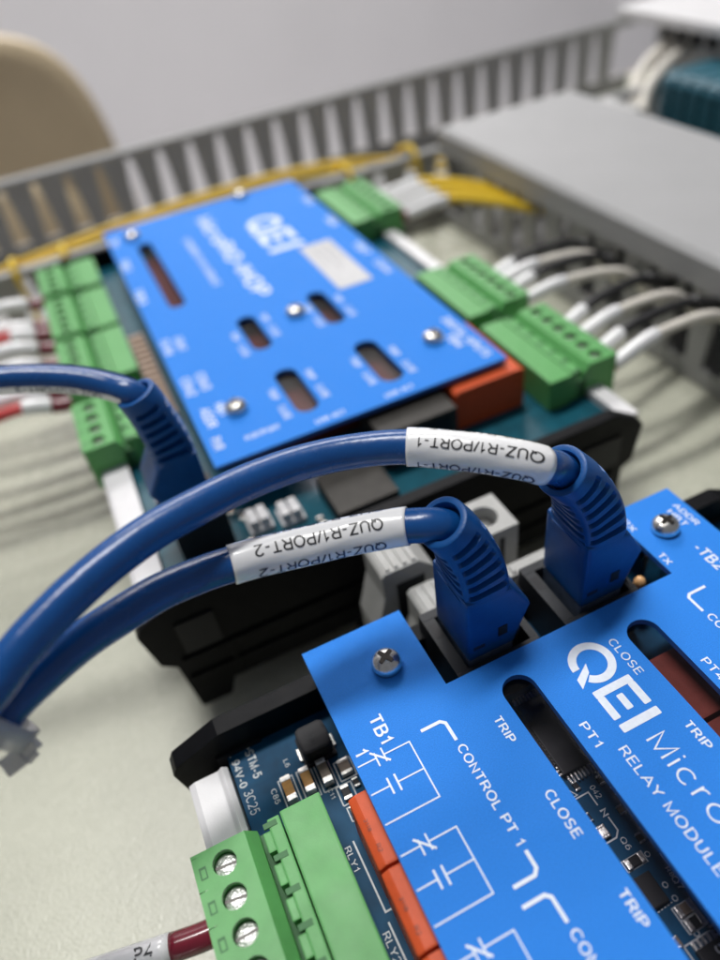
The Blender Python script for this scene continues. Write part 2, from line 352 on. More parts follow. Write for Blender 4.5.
# ---- the chair behind the plate
def make_chair():
    t = thing('chair', (-14, 74, -84), 'tan moulded plastic chair back with rounded corner behind the slotted ducts', 'chair')
    mb = MB(); rings = []
    # curved shell, superellipse outline, concave towards +y
    N = 24
    def shell(u, v, off):
        x = -14 + u; zz = v
        yy = 70 + 0.006 * u * u + 0.010 * (v + 20) ** 2 * 0.5 + off
        return Vector((x, yy, zz))
    outline = []
    hw = 20.2; top = 1.3; bot = -44
    for i in range(64):
        a = 2 * math.pi * i / 64; e = 0.42
        cx = math.copysign(abs(math.cos(a)) ** e, math.cos(a)); cz = math.copysign(abs(math.sin(a)) ** (e + .05), math.sin(a))
        outline.append((cx * hw, (top + bot) / 2 + cz * (top - bot) / 2))
    cz0 = (top + bot) / 2
    for k, off in ((0.02, 0.0), (0.5, 0), (0.86, 0), (0.93, -0.5), (0.985, -0.7), (1.0, 0.3), (0.985, 1.4), (0.9, 2.0), (0.5, 2.0), (0.02, 2.0)):
        rings.append([shell(u * k, cz0 + (v - cz0) * k, off) for u, v in outline])
    mb.grid(rings, M_CHAIR); mb.build('backrest', t)
    # a lumbar crease: raised lower pad
    mb = MB(); rr = []
    for k, off in ((0.02, -0.9), (0.9, -0.9), (1.0, 0.05)):
        rr.append([shell(u * k * 0.80, -26 + (v - cz0) * 0.70 * k, off) for u, v in outline])
    mb.grid(rr, M_CHAIR); mb.build('lumbar_pad', t)
    mb = MB(); mb.prism(rrect(-34, 6, 28, 68, 8), -47, -44, M_CHAIR, 'z', 0.6); mb.build('seat', t)
    for sx in (-31, 3):
        for sy in (31, 68):
            fr, L = spline([(sx, sy, -47), (sx + (2 if sx > 0 else -2), sy, -84)], 6)
            b = MB(); b.tube(fr, 1.2, M_BLACK); b.build('leg', t)
    for sx in (-29, 1):
        fr, L = spline([(sx, 66, -45.5), (sx, 72, -40), (sx, 73.6, -28)], 2); b = MB(); b.tube(fr, 1.2, M_BLACK); b.build('back_support', t)
make_chair()

# ---- slotted cable ducts
def comb(mb, along, a0, a1, fixed, th, z0, zs, z1, pitch, slot, lip, m, zl=None):
    """slotted side: solid foot z0..zs, fingers zs..z1 with flared heads, a lip along the top"""
    def bx(p0, p1, q0, q1, zz0, zz1, bev=0.0):
        if along == 'x': mb.box(p0, p1, q0, q1, zz0, zz1, m, bev)
        else: mb.box(q0, q1, p0, p1, zz0, zz1, m, bev)
    bx(a0, a1, fixed, fixed + th, z0, zs)
    n = int((a1 - a0) / pitch); fw = pitch - slot
    for i in range(n):
        s = a0 + i * pitch + slot / 2
        tp = .10 * pitch; prof = [(s + tp, zs + .002), (s + fw - tp, zs + .002), (s + fw, z1 - .75), (s + fw + slot * .16, z1 - .28), (s + fw + slot * .16, z1), (s - slot * .16, z1), (s - slot * .16, z1 - .28), (s, z1 - .75)]
        mb.prism(prof, fixed, fixed + th, m, 'y' if along == 'x' else 'x')
t = thing('cable_duct', (14, 29, ZP), 'long grey slotted cable duct without a lid running behind the far blue module', 'cable duct')
mb = MB(); mb.box(-22, 32.6, 24.4, 34.35, ZP + .002, ZP + .15, M_DUCT); mb.build('duct_floor', t)
mb = MB(); comb(mb, 'x', -22, 31.6, 24.4, .16, ZP + .15, -4.2, -1.75, 1.67, .72, 0, M_DUCT)
mb.prism([(24.32, -1.75), (24.64, -1.75), (24.70, -1.42), (24.52, -1.30), (24.26, -1.42)], -22, 31.6, M_DUCT, 'x'); mb.build('slotted_side', t)
mb = MB(); comb(mb, 'x', -22, 36, 34.2, .16, ZP + .15, -3.9, -1.05, 1.67, .50, 0, M_DUCT)
mb.prism([(34.12, -1.05), (34.44, -1.05), (34.5, -.66), (34.3, -.52), (34.06, -.66)], -22, 36, M_DUCT, 'x'); mb.build('slotted_side', t)

t = thing('cable_duct', (20, 8, ZP), 'grey slotted cable duct closed with a wide flat lid on the right', 'cable duct')
mb = MB(); mb.box(16.45, 23.3, -18, 24.2, ZP + .002, ZP + .15, M_DUCT); mb.build('duct_floor', t)
mb = MB(); comb(mb, 'y', -18, 24.2, 16.4, .16, ZP + .15, -4.3, -1.5, 1.63, .62, 0, M_DUCT); mb.build('slotted_side', t)
mb = MB(); comb(mb, 'y', -18, 24.2, 23.2, .16, ZP + .15, -4.3, -1.5, 1.63, .62, 0, M_DUCT); mb.build('slotted_side', t)
mb = MB(); mb.prism([(16.1, -1.42), (16.1, -.55), (16.28, -.36), (23.45, -.36), (23.65, -.55), (23.65, -1.42), (23.5, -1.42), (23.5, -.6), (23.4, -.52), (16.35, -.52), (16.25, -.62), (16.25, -1.42)], -18, 24.0, M_LID, 'y'); mb.build('lid', t)

# ---- DIN rail under both modules
mb = MB(); mb.prism([(1.9, -4.2), (2.35, -4.2), (2.35, -4.9), (5.25, -4.9), (5.25, -4.2), (5.7, -4.2), (5.7, -4.3), (5.37, -4.3), (5.37, -4.996), (2.23, -4.996), (2.23, -4.3), (1.9, -4.3)], -16, 23.5, M_TIN, 'y')
tag(mb.build('mounting_rail'), 'silver metal mounting rail running under both blue modules', 'rail')

# ================================================================== parts of the modules
def pan_screw(x, y, z, parent, r=.30):
    """domed cross-recess screw with washer"""
    t = MB(); t.lathe((x, y, z), [(r * .97, 0.003), (r * 1.0, .06), (r * 1.0, .085), (r * .93, .165), (r * .74, .225), (r * .45, .262), (r * .2, .274), (0.012, .276)], M_STEEL, 36)
    o = t.build('screw', parent)
    c = MB(); a0 = random.uniform(0, 1.57)
    for k in range(2):
        a = a0 + k * math.pi / 2; d = Vector((math.cos(a), math.sin(a))); n = Vector((-d.y, d.x)); w = .040; l = r * .56
        prof = [(-l, -w * .75), (-l * .35, -w * 1.15), (l * .35, -w * 1.15), (l, -w * .75), (l, w * .75), (l * .35, w * 1.15), (-l * .35, w * 1.15), (-l, w * .75)]
        pts = [(x + d.x * u + n.x * v, y + d.y * u + n.y * v) for u, v in prof]
        c.prism(pts, z + .20 + .001 * k, z + .2815 + .001 * k, M_DARKREC, 'z')
    c.build('cross_recess', o)
    return o
def smd(mb, x, y, z, lx, ly, h, body, pads=True):
    """two-ended chip component lying along y"""
    mb.box(x - lx / 2, x + lx / 2, y - ly * .32, y + ly * .32, z + .004, z + h, body, .012)
    for s in (-1, 1): mb.box(x - lx / 2 - .004, x + lx / 2 + .004, y + s * ly * .40 - ly * .11, y + s * ly * .40 + ly * .11, z + .004, z + h + .006, M_TIN, .015)
def outline_box(mb, x0, x1, y0, y1, z, w=.022):
    stroke(mb, [(x0, y0), (x1, y0), (x1, y1), (x0, y1), (x0, y0)], w, M_SILK, z)
def inductor(x, y, z, parent):
    mb = MB()
    mb.box(x - .30, x + .30, y - .30, y + .30, z + .004, z + .10, M_CHIP, .03)
    pts = rrect(x - .27, x + .27, y - .27, y + .27, .11)
    mb.prism(pts, z + .1, z + .44, M_CHIP, 'z', .05, 2)
    for s in (-1, 1): mb.box(x + s * .31 - .035, x + s * .31 + .035, y - .12, y + .12, z + .004, z + .06, M_TIN, .01)
    o = mb.build('inductor', parent)
    t = MB(); put_text(t, '330', x - .10, y + .13, .14, .26, M_JACK, z + .4455); t.build('marking', o)
    return o
def relay(x0, x1, y0, y1, z0, z1, parent, mark=True, m=M_ORANGE):
    mb = MB(); mb.prism([(x0, z0), (x0, z1 - .07), (x0 + .12, z1), (x1 - .12, z1), (x1, z1 - .07), (x1, z0)], y0, y1, m, 'y', .035)
    # seam of the snap-on case
    mb.box(x0 - .006, x0 + .01, y0 + .10, y1 - .25, z1 - .36, z1 - .335, M_RELPRINT)
    mb.box(x0 - .006, x0 + .01, y1 - .262, y1 - .25, z1 - .34, z1 - .22, M_RELPRINT)
    o = mb.build('relay', parent)
    if mark:
        t = MB(); put_text(t, '2118', x0 + .085, y1 - .40, .062, .19, M_RELPRINT, z1 + .003); put_text(t, 'R2', x0 + .10, y1 - .80, .07, .12, M_RELPRINT, z1 + .003); t.build('marking', o)
    return o
def plug_and_header(xo, side, y0, n, pitch, parent, zt=-.45, screws=True, wide=False):
    """green pluggable terminal: header on the board, plug outboard of it.  side=-1 wires leave to -x, +1 to +x.
       xo = outboard face x; y0 = low end; returns plug"""
    y1 = y0 + n * pitch + .10; s = -side        # s: inboard direction
    X = lambda d: xo + s * d
    # --- header: flat-topped block with a ridge and a row of gripping windows
    h = MB(); a, b = sorted((X(1.44), X(2.12)))
    h.box(a, b, y0 - .06, y1 + .06, -1.446, zt - .08, M_GREEN, .035)
    a, b = sorted((X(1.22), X(1.42)))
    h.box(a, b, y0 - .02, y1 + .02, -1.40, zt - .07, M_GREEN, .03)
    for i in range(n + 1):
        yy = y0 + .02 + i * pitch; a, b = sorted((X(1.10), X(1.225)))
        if i < n: h.box(a, b, yy + .13, yy + pitch - .06, -1.38, zt - .10, M_GREEN, .02)
        a, b = sorted((X(1.14), X(1.36)))
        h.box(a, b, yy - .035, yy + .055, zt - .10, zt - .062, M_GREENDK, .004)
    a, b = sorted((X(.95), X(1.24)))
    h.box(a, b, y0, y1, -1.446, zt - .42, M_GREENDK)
    h.build('terminal_header', parent)
    # --- plug: body with screw wells (built as top sheet with round holes)
    p = MB(); a, b = sorted((X(0), X(.86)))
    zb = -1.75
    # side walls
    pr = [(X(0), zb), (X(0), zt), (X(.86), zt), (X(1.03), zt - .22), (X(1.03), zb + .3), (X(.86), zb)]
    prs = [(X(0), zb), (X(0), zt - .004), (X(.86), zt - .004), (X(1.03), zt - .224), (X(1.03), zb + .3), (X(.86), zb)]
    p.prism(pr, y0, y0 + .03, M_GREEN, 'y'); p.prism(pr, y1 - .03, y1, M_GREEN, 'y')
    p.poly([(X(.86), y0 + .03, zt), (X(.86), y1 - .03, zt), (X(1.03), y1 - .03, zt - .22), (X(1.03), y0 + .03, zt - .22)], [(0, 1, 2, 3)], M_GREEN)
    p.poly([(X(1.03), y0 + .03, zt - .22), (X(1.03), y1 - .03, zt - .22), (X(1.03), y1 - .03, zb + .3), (X(1.03), y0 + .03, zb + .3)], [(0, 1, 2, 3)], M_GREEN)
    p.poly([(X(0), y0 + .03, zb), (X(0), y1 - .03, zb), (X(.86), y1 - .03, zb), (X(.86), y0 + .03, zb)], [(0, 1, 2, 3)], M_GREEN)
    # wire face with square funnels
    for i in range(n):
        yc = y0 + .05 + (i + .5) * pitch
        for (za, zc, ya, yb) in ((zb, -1.58, yc - pitch / 2, yc + pitch / 2), (-1.02, zt, yc - pitch / 2, yc + pitch / 2), (-1.58, -1.02, yc - pitch / 2, yc - .2), (-1.58, -1.02, yc + .2, yc + pitch / 2)):
            p.poly([(X(0), ya, za), (X(0), yb, za), (X(0), yb, zc), (X(0), ya, zc)], [(0, 1, 2, 3)], M_GREEN)
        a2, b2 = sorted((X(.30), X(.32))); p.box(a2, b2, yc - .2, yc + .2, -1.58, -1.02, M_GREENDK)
    for yy in (y0 + .03, y1 - .03):
        p.poly([(X(0), yy, zb), (X(0), y0 + .05 if yy < (y0 + y1) / 2 else y1 - .05, zb), (X(0), y0 + .05 if yy < (y0 + y1) / 2 else y1 - .05, zt), (X(0), yy, zt)], [(0, 1, 2, 3)], M_GREEN)
    # top face: per pole a square with a round well; two end strips
    NN = 32; r = .185; xc = X(.46)
    for i in range(n):
        yc = y0 + .05 + (i + .5) * pitch
        xa, xb = X(0), X(.86); ya, yb = yc - pitch / 2, yc + pitch / 2
        out = []; inn = []; low = []
        for k in range(NN):
            th = 2 * math.pi * (k + .5) / NN; cx, sy = math.cos(th), math.sin(th)
            f = 1e9
            if cx > 1e-6: f = min(f, (max(xa, xb) - xc) / cx)
            if cx < -1e-6: f = min(f, (min(xa, xb) - xc) / cx)
            if sy > 1e-6: f = min(f, (yb - yc) / sy)
            if sy < -1e-6: f = min(f, (ya - yc) / sy)
            out.append((xc + f * cx, yc + f * sy, zt)); inn.append((xc + r * cx, yc + r * sy, zt)); low.append((xc + r * cx, yc + r * sy, zt - .30))
        p.poly(out + inn, [(k, (k + 1) % NN, NN + (k + 1) % NN, NN + k) for k in range(NN)], M_GREEN)
        cs = [(xa, ya, zt), (xa, yb, zt), (xb, ya, zt), (xb, yb, zt)]
        for cxy in cs:      # fill the corners the fan leaves open
            ks = sorted(range(NN), key=lambda k: (out[k][0] - cxy[0]) ** 2 + (out[k][1] - cxy[1]) ** 2)[:2]
            p.poly([out[ks[0]], out[ks[1]], cxy], [(0, 1, 2)], M_GREEN)
        p.poly(inn + low, [(k, (k + 1) % NN, NN + (k + 1) % NN, NN + k) for k in range(NN)], M_GREEN, smooth=True)
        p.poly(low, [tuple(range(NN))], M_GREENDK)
        # small test-probe window outboard of the screw
        a2, b2 = sorted((X(.075), X(.185)))
        p.box(a2, b2, yc - .10, yc + .085, zt - .001, zt + .0025, M_GREENDK)
        a2, b2 = sorted((X(.10), X(.165))); p.box(a2, b2, yc - .08, yc + .045, zt + .0005, zt + .0036, M_GREEN)
    for ya, yb in ((y0 + .03, y0 + .05), (y1 - .05, y1 - .03)):
        p.poly([(X(0), ya, zt), (X(0), yb, zt), (X(.86), yb, zt), (X(.86), ya, zt)], [(0, 1, 2, 3)], M_GREEN)
    plug = p.build('terminal_plug', parent)
    for i in range(n):
        yc = y0 + .05 + (i + .5) * pitch
        q = MB(); q.lathe((xc, yc, zt - .285), [(.176, 0), (.176, .150), (.166, .160), (.012, .163)], M_ZINC, 24)
        a = math.radians(random.uniform(-9, 9)); d = Vector((math.cos(a), math.sin(a))); nn = Vector((-d.y, d.x))
        pts = [(xc + d.x * u + nn.x * v, yc + d.y * u + nn.y * v) for u, v in ((-.170, -.021), (.170, -.021), (.170, .021), (-.170, .021))]
        q.prism(pts, zt - .16, zt - .1195, M_SLOT, 'z')
        q.build('terminal_screw', plug)
    return plug
def cover_plate(outline, holes, z0, z1, parent):
    """flat plate with rounded slots cut through: 2D fill of outline and holes, extruded"""
    bm = bmesh.new()
    def loop(pts):
        vs = [bm.verts.new((x, y, z1)) for x, y in pts]
        return [bm.edges.new((vs[i], vs[(i + 1) % len(vs)])) for i in range(len(vs))]
    ed = loop(outline)
    for h in holes: ed += loop(h)
    bmesh.ops.triangle_fill(bm, use_beauty=True, use_dissolve=False, edges=ed)
    top = bm.faces[:]
    r = bmesh.ops.extrude_face_region(bm, geom=top)
    vs = [g for g in r['geom'] if isinstance(g, bmesh.types.BMVert)]
    bmesh.ops.translate(bm, verts=vs, vec=(0, 0, z0 - z1))
    bmesh.ops.recalc_face_normals(bm, faces=bm.faces[:])
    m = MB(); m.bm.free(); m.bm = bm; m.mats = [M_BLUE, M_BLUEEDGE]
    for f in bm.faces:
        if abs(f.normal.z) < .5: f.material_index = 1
    return m.build('cover', parent)
def slot_pts(x0, x1, y0, y1):
    r = (x1 - x0) / 2 - .001
    return rrect(x0, x1, y0, y1, r, 10)
def end_bracket(y0, y1, parent, ztop=-.72):
    mb = MB()
    prof = [(-2.82, -1.32), (-2.72, -1.12), (-1.85, ztop), (9.30, ztop), (10.05, -1.12), (10.18, -1.32), (10.0, -2.4), (9.7, -2.55), (9.62, -4.46), (8.9, -4.46), (8.75, -3.9), (-1.3, -3.9), (-1.5, -4.46), (-2.25, -4.46), (-2.36, -2.72), (-2.66, -2.45)]
    mb.prism(prof, y0, y1, M_BLACK, 'y', .03)
    ya = y0 - .07        # raised ribs on the outside face
    for z in (-2.55, -3.25): mb.box(-2.2, 9.4, ya, y0, z - .06, z + .06, M_BLACK, .02)
    for x in (-1.1, 2.1, 5.6, 8.4): mb.box(x - .06, x + .06, ya + .015, y0, -3.8, -2.62, M_BLACK, .02)
    mb.box(-2.05, -1.2, ya + .02, y0, -2.35, -1.35, M_CHIP)
    mb.box(8.4, 9.5, ya + .02, y0, -2.25, -1.35, M_CHIP)
    return mb.build('end_bracket', parent)
def carrier_tray(y0, y1, parent):
    mb = MB(); mb.prism([(-2.2, -1.85), (-2.2, -3.6), (-1.3, -4.15), (9.3, -4.15), (10.0, -3.6), (10.0, -1.85), (9.85, -1.85), (9.85, -1.62), (-1.85, -1.62), (-1.85, -1.85)], y0, y1, M_BLACK, 'y', .03)
    return mb.build('carrier_tray', parent)
def jack(x0, x1, y0, y1, zt, parent, m=M_JACK):
    mb = MB()
    mb.box(x0, x1, y0, y0 + .19, -1.44, zt, m, .02); mb.box(x0, x1, y1 - .19, y1, -1.44, zt, m, .02)
    mb.box(x0, x0 + .23, y0 + .19, y1 - .19, -1.44, zt - .001, m); mb.box(x1 - .15, x1, y0 + .19, y1 - .19, -1.44, zt - .001, m)
    mb.box(x0 + .23, x1 - .15, y0 + .19, y1 - .19, -1.44, -1.3, M_CHIP)
    mb.box(x0 + .05, x0 + .20, y1 - .62, y1 - .30, zt - .05, zt + .004, M_CHIP)
    return mb.build('network_jack', parent)

# ================================================================== NEAR MODULE
near = thing('relay_module', (4, -6, ZP), 'nearest blue relay module with white relay diagrams, cut-out top edge and green screw terminals', 'control module', 'blue control modules on the rail')
YB = -13.6
notch = [(0, YB), (8, YB), (8, 0), (6.575, 0), (6.575, -1.73), (1.92, -1.73), (1.92, 0), (0, 0)]
slots = [(2.62, 3.20, -9.6, -2.12), (5.02, 5.60, -9.6, -2.22)]
cov = cover_plate(notch, [slot_pts(*s) for s in slots], -.13, 0, near)
for s in slots:
    mb = MB(); mb.prism(rrect(s[0] - .12, s[1] + .12, s[2] - .1, s[3] + .1, .1), -.20, -.135, M_WINDOW, 'z'); mb.build('window', cov)
leg = MB()
T = lambda *a, **k: put_text(leg, *a, **k)
T('TB1', .50, -1.68, .23, .50, weight=.17); T('1', .06, -2.10, .23, weight=.17)
lw = .022
for k in range(7):
    o = -1.445 * k
    stroke(leg, [(.03, -2.335 + o), (.345, -2.335 + o)], lw); stroke(leg, [(.345, -2.245 + o), (.345, -2.475 + o)], .026); stroke(leg, [(.475, -2.215 + o), (.475, -2.455 + o)], .026)
    stroke(leg, [(.50, -2.205 + o), (.53, -2.475 + o)] if False else [(.285, -2.215 + o), (.535, -2.465 + o)], .034)
    stroke(leg, [(.475, -2.335 + o), (.92, -2.335 + o), (.92, -3.30 + o), (.03, -3.30 + o)], lw)
    stroke(leg, [(.03, -2.82 + o), (.35, -2.82 + o)], lw); stroke(leg, [(.35, -2.69 + o), (.35, -2.955 + o)], .03); stroke(leg, [(.475, -2.685 + o), (.475, -2.96 + o)], .03); stroke(leg, [(.475, -2.82 + o), (.92, -2.82 + o)], lw)
for k in range(3):
    o = -2.795 * k; bw = .055
    stroke(leg, [(1.16, -2.27 + o), (1.50, -2.27 + o), (1.57, -2.33 + o), (1.575, -2.66 + o)], bw)
    T('CONTROL PT %d' % (k + 1), 1.515, -2.755 + o, .155, 1.64, weight=.155)
    stroke(leg, [(1.60, -4.49 + o), (1.60, -4.74 + o), (1.53, -4.81 + o), (1.19, -4.81 + o)], bw)
T('TRIP', 2.245, -2.63, .155, .46, weight=.17); T('CLOSE', 2.265, -3.95, .16, .72, weight=.15); T('TRIP', 2.335, -5.46, .155, .47, weight=.17); T('CLOSE', 2.3, -6.85, .16, .72, weight=.15); T('TRIP', 2.34, -8.3, .155, .46, weight=.17)
T('PT1', 3.335, -3.33, .155, .42, weight=.15); T('PT2', 3.335, -6.2, .155, .42, weight=.15)
T('RELAY MODULE', 3.60, -3.92, .165, 1.97, weight=.125)
T('CLOSE', 4.675, -2.33, .15, .74, weight=.125); T('TRIP', 4.70, -4.05, .155, .47, weight=.17); T('CLOSE', 4.68, -5.2, .15, .74, weight=.125); T('TRIP', 4.70, -6.9, .155, .47, weight=.17)
T('PT4', 5.70, -3.33, .155, .42, weight=.15); T('PT5', 5.70, -6.2, .155, .42, weight=.15)
T('ADDR', 7.735, -.42, .135, .64, weight=.15); T('HBT', 7.535, -.50, .135, .47, weight=.15)
T('TX', 6.635, -1.27, .14, .28, weight=.15); T('RX', 6.635, -.27, .14, .33, weight=.15)
T('-TB2', 7.28, -1.46, .235, .62, weight=.17)
stroke(leg, [(6.85, -2.235), (6.50, -2.235), (6.44, -2.29), (6.44, -2.62)], .05)
T('CONTROL PT 4', 6.40, -2.72, .155, 1.64, weight=.15)
stroke(leg, [(6.40, -4.42), (6.40, -4.72), (6.46, -4.78), (6.82, -4.78)], .05)
for k in range(6):
    o = -1.445 * k
    stroke(leg, [(7.97, -2.9 + o), (7.1, -2.9 + o), (7.1, -3.86 + o), (7.97, -3.86 + o)], lw); stroke(leg, [(7.1, -3.38 + o), (7.5, -3.38 + o)], lw); stroke(leg, [(7.5, -3.24 + o), (7.5, -3.52 + o)], .03); stroke(leg, [(7.63, -3.24 + o), (7.63, -3.52 + o)], .03); stroke(leg, [(7.63, -3.38 + o), (7.97, -3.38 + o)], lw)
leg.build('printed_legend', cov)
# maker's mark: open-ended Q, E and I in heavy strokes, then the light product word
lg = MB()
cx, cy, ro, ri = 4.21, -2.535, .385, .248
ang0, ang1 = math.radians(-168 + 0), math.radians(128)
# Q ring drawn in reading frame: u along text (-y), v up (+x)
def uv(u, v): return (4.21 + v, -2.535 - u)
N = 44; pts = []; faces = []
a0, a1 = math.radians(-46), math.radians(272)
for i in range(N + 1):
    a = a0 + (a1 - a0) * i / N
    pts += [(*uv(ro * math.cos(a) * 1.0, ro * math.sin(a)), .0045), (*uv(ri * math.cos(a), ri * math.sin(a)), .0045)]
for i in range(N): faces.append((2 * i, 2 * i + 1, 2 * i + 3, 2 * i + 2))
lg.poly(pts, faces, M_WHITEINK)
lg.poly([(*uv(u, v), .0045) for u, v in ((-.03, -.10), (.135, -.16), (.335, -.43), (.155, -.41))], [(0, 1, 2, 3)], M_WHITEINK)
# E: x 3.86..4.57, y from -3.0 to -3.5 ; bars across
def bar(x0, x1, y0, y1): lg.prism(rrect(x0, x1, y0, y1, .02, 3), .002, .0048, M_WHITEINK, 'z')
bar(3.86, 4.57, -3.12, -2.985); bar(4.44, 4.571, -3.53, -3.1205); bar(3.859, 3.99, -3.53, -3.1205); bar(4.15, 4.27, -3.48, -3.20)
bar(3.86, 4.57, -3.76, -3.62)
put_text(lg, 'Micro', 4.05, -3.99, .345, 1.42, weight=.075, z=.0046)
lg.build('logo', cov)
for x, y in ((1.22, -.93), (7.20, -.84), (1.22, -12.6), (7.2, -12.6)): pan_screw(x, y, 0, near, .265)
for x, y in ((1.22, -.93), (7.20, -.84)):
    mb = MB(); mb.lathe((x, y, -1.44), [(.25, 0), (.25, 1.29), (.02, 1.30)], M_TIN, 6, smooth=False); mb.build('standoff', near)
# circuit board and what sits on it
mb = MB(); mb.box(-1.87, 9.87, -13.4, -.02, -1.61, -1.45, M_PCB, .01); pcb = mb.build('circuit_board', near)
ZB = -1.45
sk = MB(); zs = ZB + .004
T2 = lambda *a, **k: put_text(sk, *a, m=M_SILK, z=zs, **k)
T2('STM-5', -1.56, -.40, .17, .56, weight=.2); T2('UL 94V-0', -1.83, -.16, .15, .86, weight=.2); T2('3C25', -1.80, -1.10, .17, .44, weight=.11)
stroke(sk, [(-1.47, -.20), (-1.55, -.28), (-1.47, -.36), (-1.39, -.28), (-1.47, -.20)], .035, M_SILK, zs); stroke(sk, [(-1.47, -.14), (-1.47, -.39)], .025, M_SILK, zs)
T2('L6', -.98, -.88, .09, .15); T2('C85', -1.36, -1.28, .10, .28); T2('C11', -.47, -1.72, .08, .2); T2('C80', -.72, -1.74, .07, .16)
T2('RLY1', -.60, -2.74, .11, .40, weight=.15); T2('RLY2', -.58, -4.10, .12, .44, weight=.15)
for k in range(7):
    o = -1.30 * k
    stroke(sk, [(-.42, -2.70 + o), (-.40, -3.86 + o), (-.30, -3.86 + o)], .03, M_SILK, zs)
for cx_ in (-1.06, -.72, -.40): outline_box(sk, cx_ - .13, cx_ + .13, -1.76, -1.20, zs)
outline_box(sk, -.20, .10, -1.72, -1.36, zs); outline_box(sk, -.33, -.06, -2.12, -1.78, zs); outline_box(sk, -.30, -.10, -2.42, -2.18, zs)
# marks seen through the slot
T2('042', 3.40, -3.72, .10, .22); T2('Q6', 3.30, -4.58, .10, .20); T2('Q7', 3.60, -5.36, .10, .20); T2('N', 3.30, -4.10, .12, .12, weight=.2); T2('R12', 3.72, -6.0, .09, .26); T2('C43', 3.72, -5.62, .08, .26); T2('R8', 3.62, -5.22, .07, .14)
stroke(sk, [(3.05, -3.78), (3.34, -3.78), (3.34, -4.02)], .024, M_SILK, zs); stroke(sk, [(3.05, -4.55), (3.28, -4.55), (3.37, -4.47), (3.37, -4.24)], .026, M_SILK, zs)
stroke(sk, [(3.02, -3.74), (3.09, -3.63), (3.16, -3.74), (3.02, -3.74)], .016, M_SILK, zs)
outline_box(sk, 3.11, 3.47, -5.03, -4.87, zs, .018); outline_box(sk, 3.70, 3.98, -5.24, -5.03, zs, .018); outline_box(sk, 3.33, 3.65, -5.86, -5.69, zs, .018); outline_box(sk, 3.33, 3.65, -6.05, -5.875, zs, .018); outline_box(sk, 3.15, 3.9, -6.75, -6.13, zs, .018)
for x, y in ((3.53, -4.95), (3.47, -5.40), (3.47, -5.60), (3.42, -6.08)):
    stroke(sk, [(x + .038 * math.cos(a * .785), y + .038 * math.sin(a * .785)) for a in range(9)], .015, M_SILK, zs)
for k in range(5): stroke(sk, [(3.13 + k * .06, -5.64 + k * .004), (3.16 + k * .06, -5.638 + k * .004)], .014, M_SILK, zs)
sk.build('silkscreen', pcb)
inductor(-.36, -.95, ZB, pcb)
for x, m in ((-1.06, M_GOLDCAP), (-.72, M_GOLDCAP), (-.40, M_BROWNCAP)):
    mb = MB(); smd(mb, x, -1.48, ZB, .17, .44, .20, m); mb.build('capacitor', pcb)
for args in ((-.05, -1.54, ZB, .20, .28, .12, M_BROWNCAP), (-.20, -1.95, ZB, .14, .24, .09, M_CHIP), (-.20, -2.30, ZB, .13, .20, .08, M_BROWNCAP), (3.84, -5.14, ZB, .10, .15, .05, M_CHIP), (3.13, -4.40, ZB, .16, .20, .07, M_TIN), (.02, -1.86, ZB, .1, .16, .07, M_CHIP), (.03, -2.2, ZB, .1, .16, .07, M_CHIP), (-.9, -.5, ZB, .1, .2, .06, M_BROWNCAP)):
    if args[1] == -.5: continue
    mb = MB(); smd(mb, *args); mb.build('chip_resistor', pcb)
for x0, x1, y0, y1, b_ in ((3.13, 3.45, -5.02, -4.88, M_CHIP), (3.35, 3.63, -5.85, -5.70, M_BROWNCAP), (3.35, 3.63, -6.04, -5.89, M_CHIP)):      # lying across
    mb = MB(); mb.box(x0 + .03, x1 - .03, y0, y1, ZB + .004, ZB + .06, b_, .01)
    for xa in (x0, x1 - .08): mb.box(xa, xa + .08, y0 - .004, y1 + .004, ZB + .004, ZB + .066, M_TIN, .012)
    mb.build('chip_resistor', pcb)
# processor seen through the left slot and its legs
mb = MB(); mb.box(3.12, 4.70, -3.42, -2.0, ZB + .01, ZB + .16, M_CHIP, .02)
for i in range(22):
    x = 3.18 + i * .068
    for s, yy in ((1, -2.0), (-1, -3.42)): mb.box(x - .016, x + .016, min(yy, yy + s * .15), max(yy, yy + s * .15), ZB + .006, ZB + .075, M_TIN)
for i in range(20):
    y = -3.36 + i * .068
    for s, xx in ((1, 4.70), (-1, 3.12)): mb.box(min(xx, xx + s * .13), max(xx, xx + s * .13), y - .014, y + .014, ZB + .006, ZB + .07, M_TIN)
mb.build('processor', pcb)
mb = MB(); mb.box(3.22, 3.85, -6.65, -6.25, ZB + .02, ZB + .12, M_CHIP, .015)
for i in range(7):
    for s in (-1, 1): mb.box(3.24 + i * .085, 3.29 + i * .085, -6.45 + s * .24 - .07, -6.45 + s * .24 + .07, ZB + .006, ZB + .05, M_TIN)
put_text(mb, '51', 3.46, -6.31, .16, .22, M_SILK, ZB + .124); mb.build('chip', pcb)
mb = MB(); mb.box(2.70, 3.36, -5.60, -5.15, ZB + .02, ZB + .10, M_CHIP, .015); mb.build('chip', pcb)
for x, y in ((3.62, -3.72), (3.74, -3.95), (3.60, -4.25), (3.75, -4.45), (3.58, -4.72), (3.22, -3.62), (3.08, -4.12), (3.66, -6.16), (3.80, -5.46), (3.1, -6.05)):
    mb = MB(); smd(mb, x, y, ZB, .09, .15, .05, random.choice((M_CHIP, M_BROWNCAP, M_CHIP))); mb.build('chip_resistor', pcb)
mb = MB(); mb.box(2.2, 3.05, -3.3, -1.85, ZB + .01, ZB + .30, M_CHIP, .03); mb.build('transformer', pcb)
for k in range(7): relay(-.30, .62, -3.72 - 1.165 * k, -2.60 - 1.165 * k, ZB + .004, -.20, near)
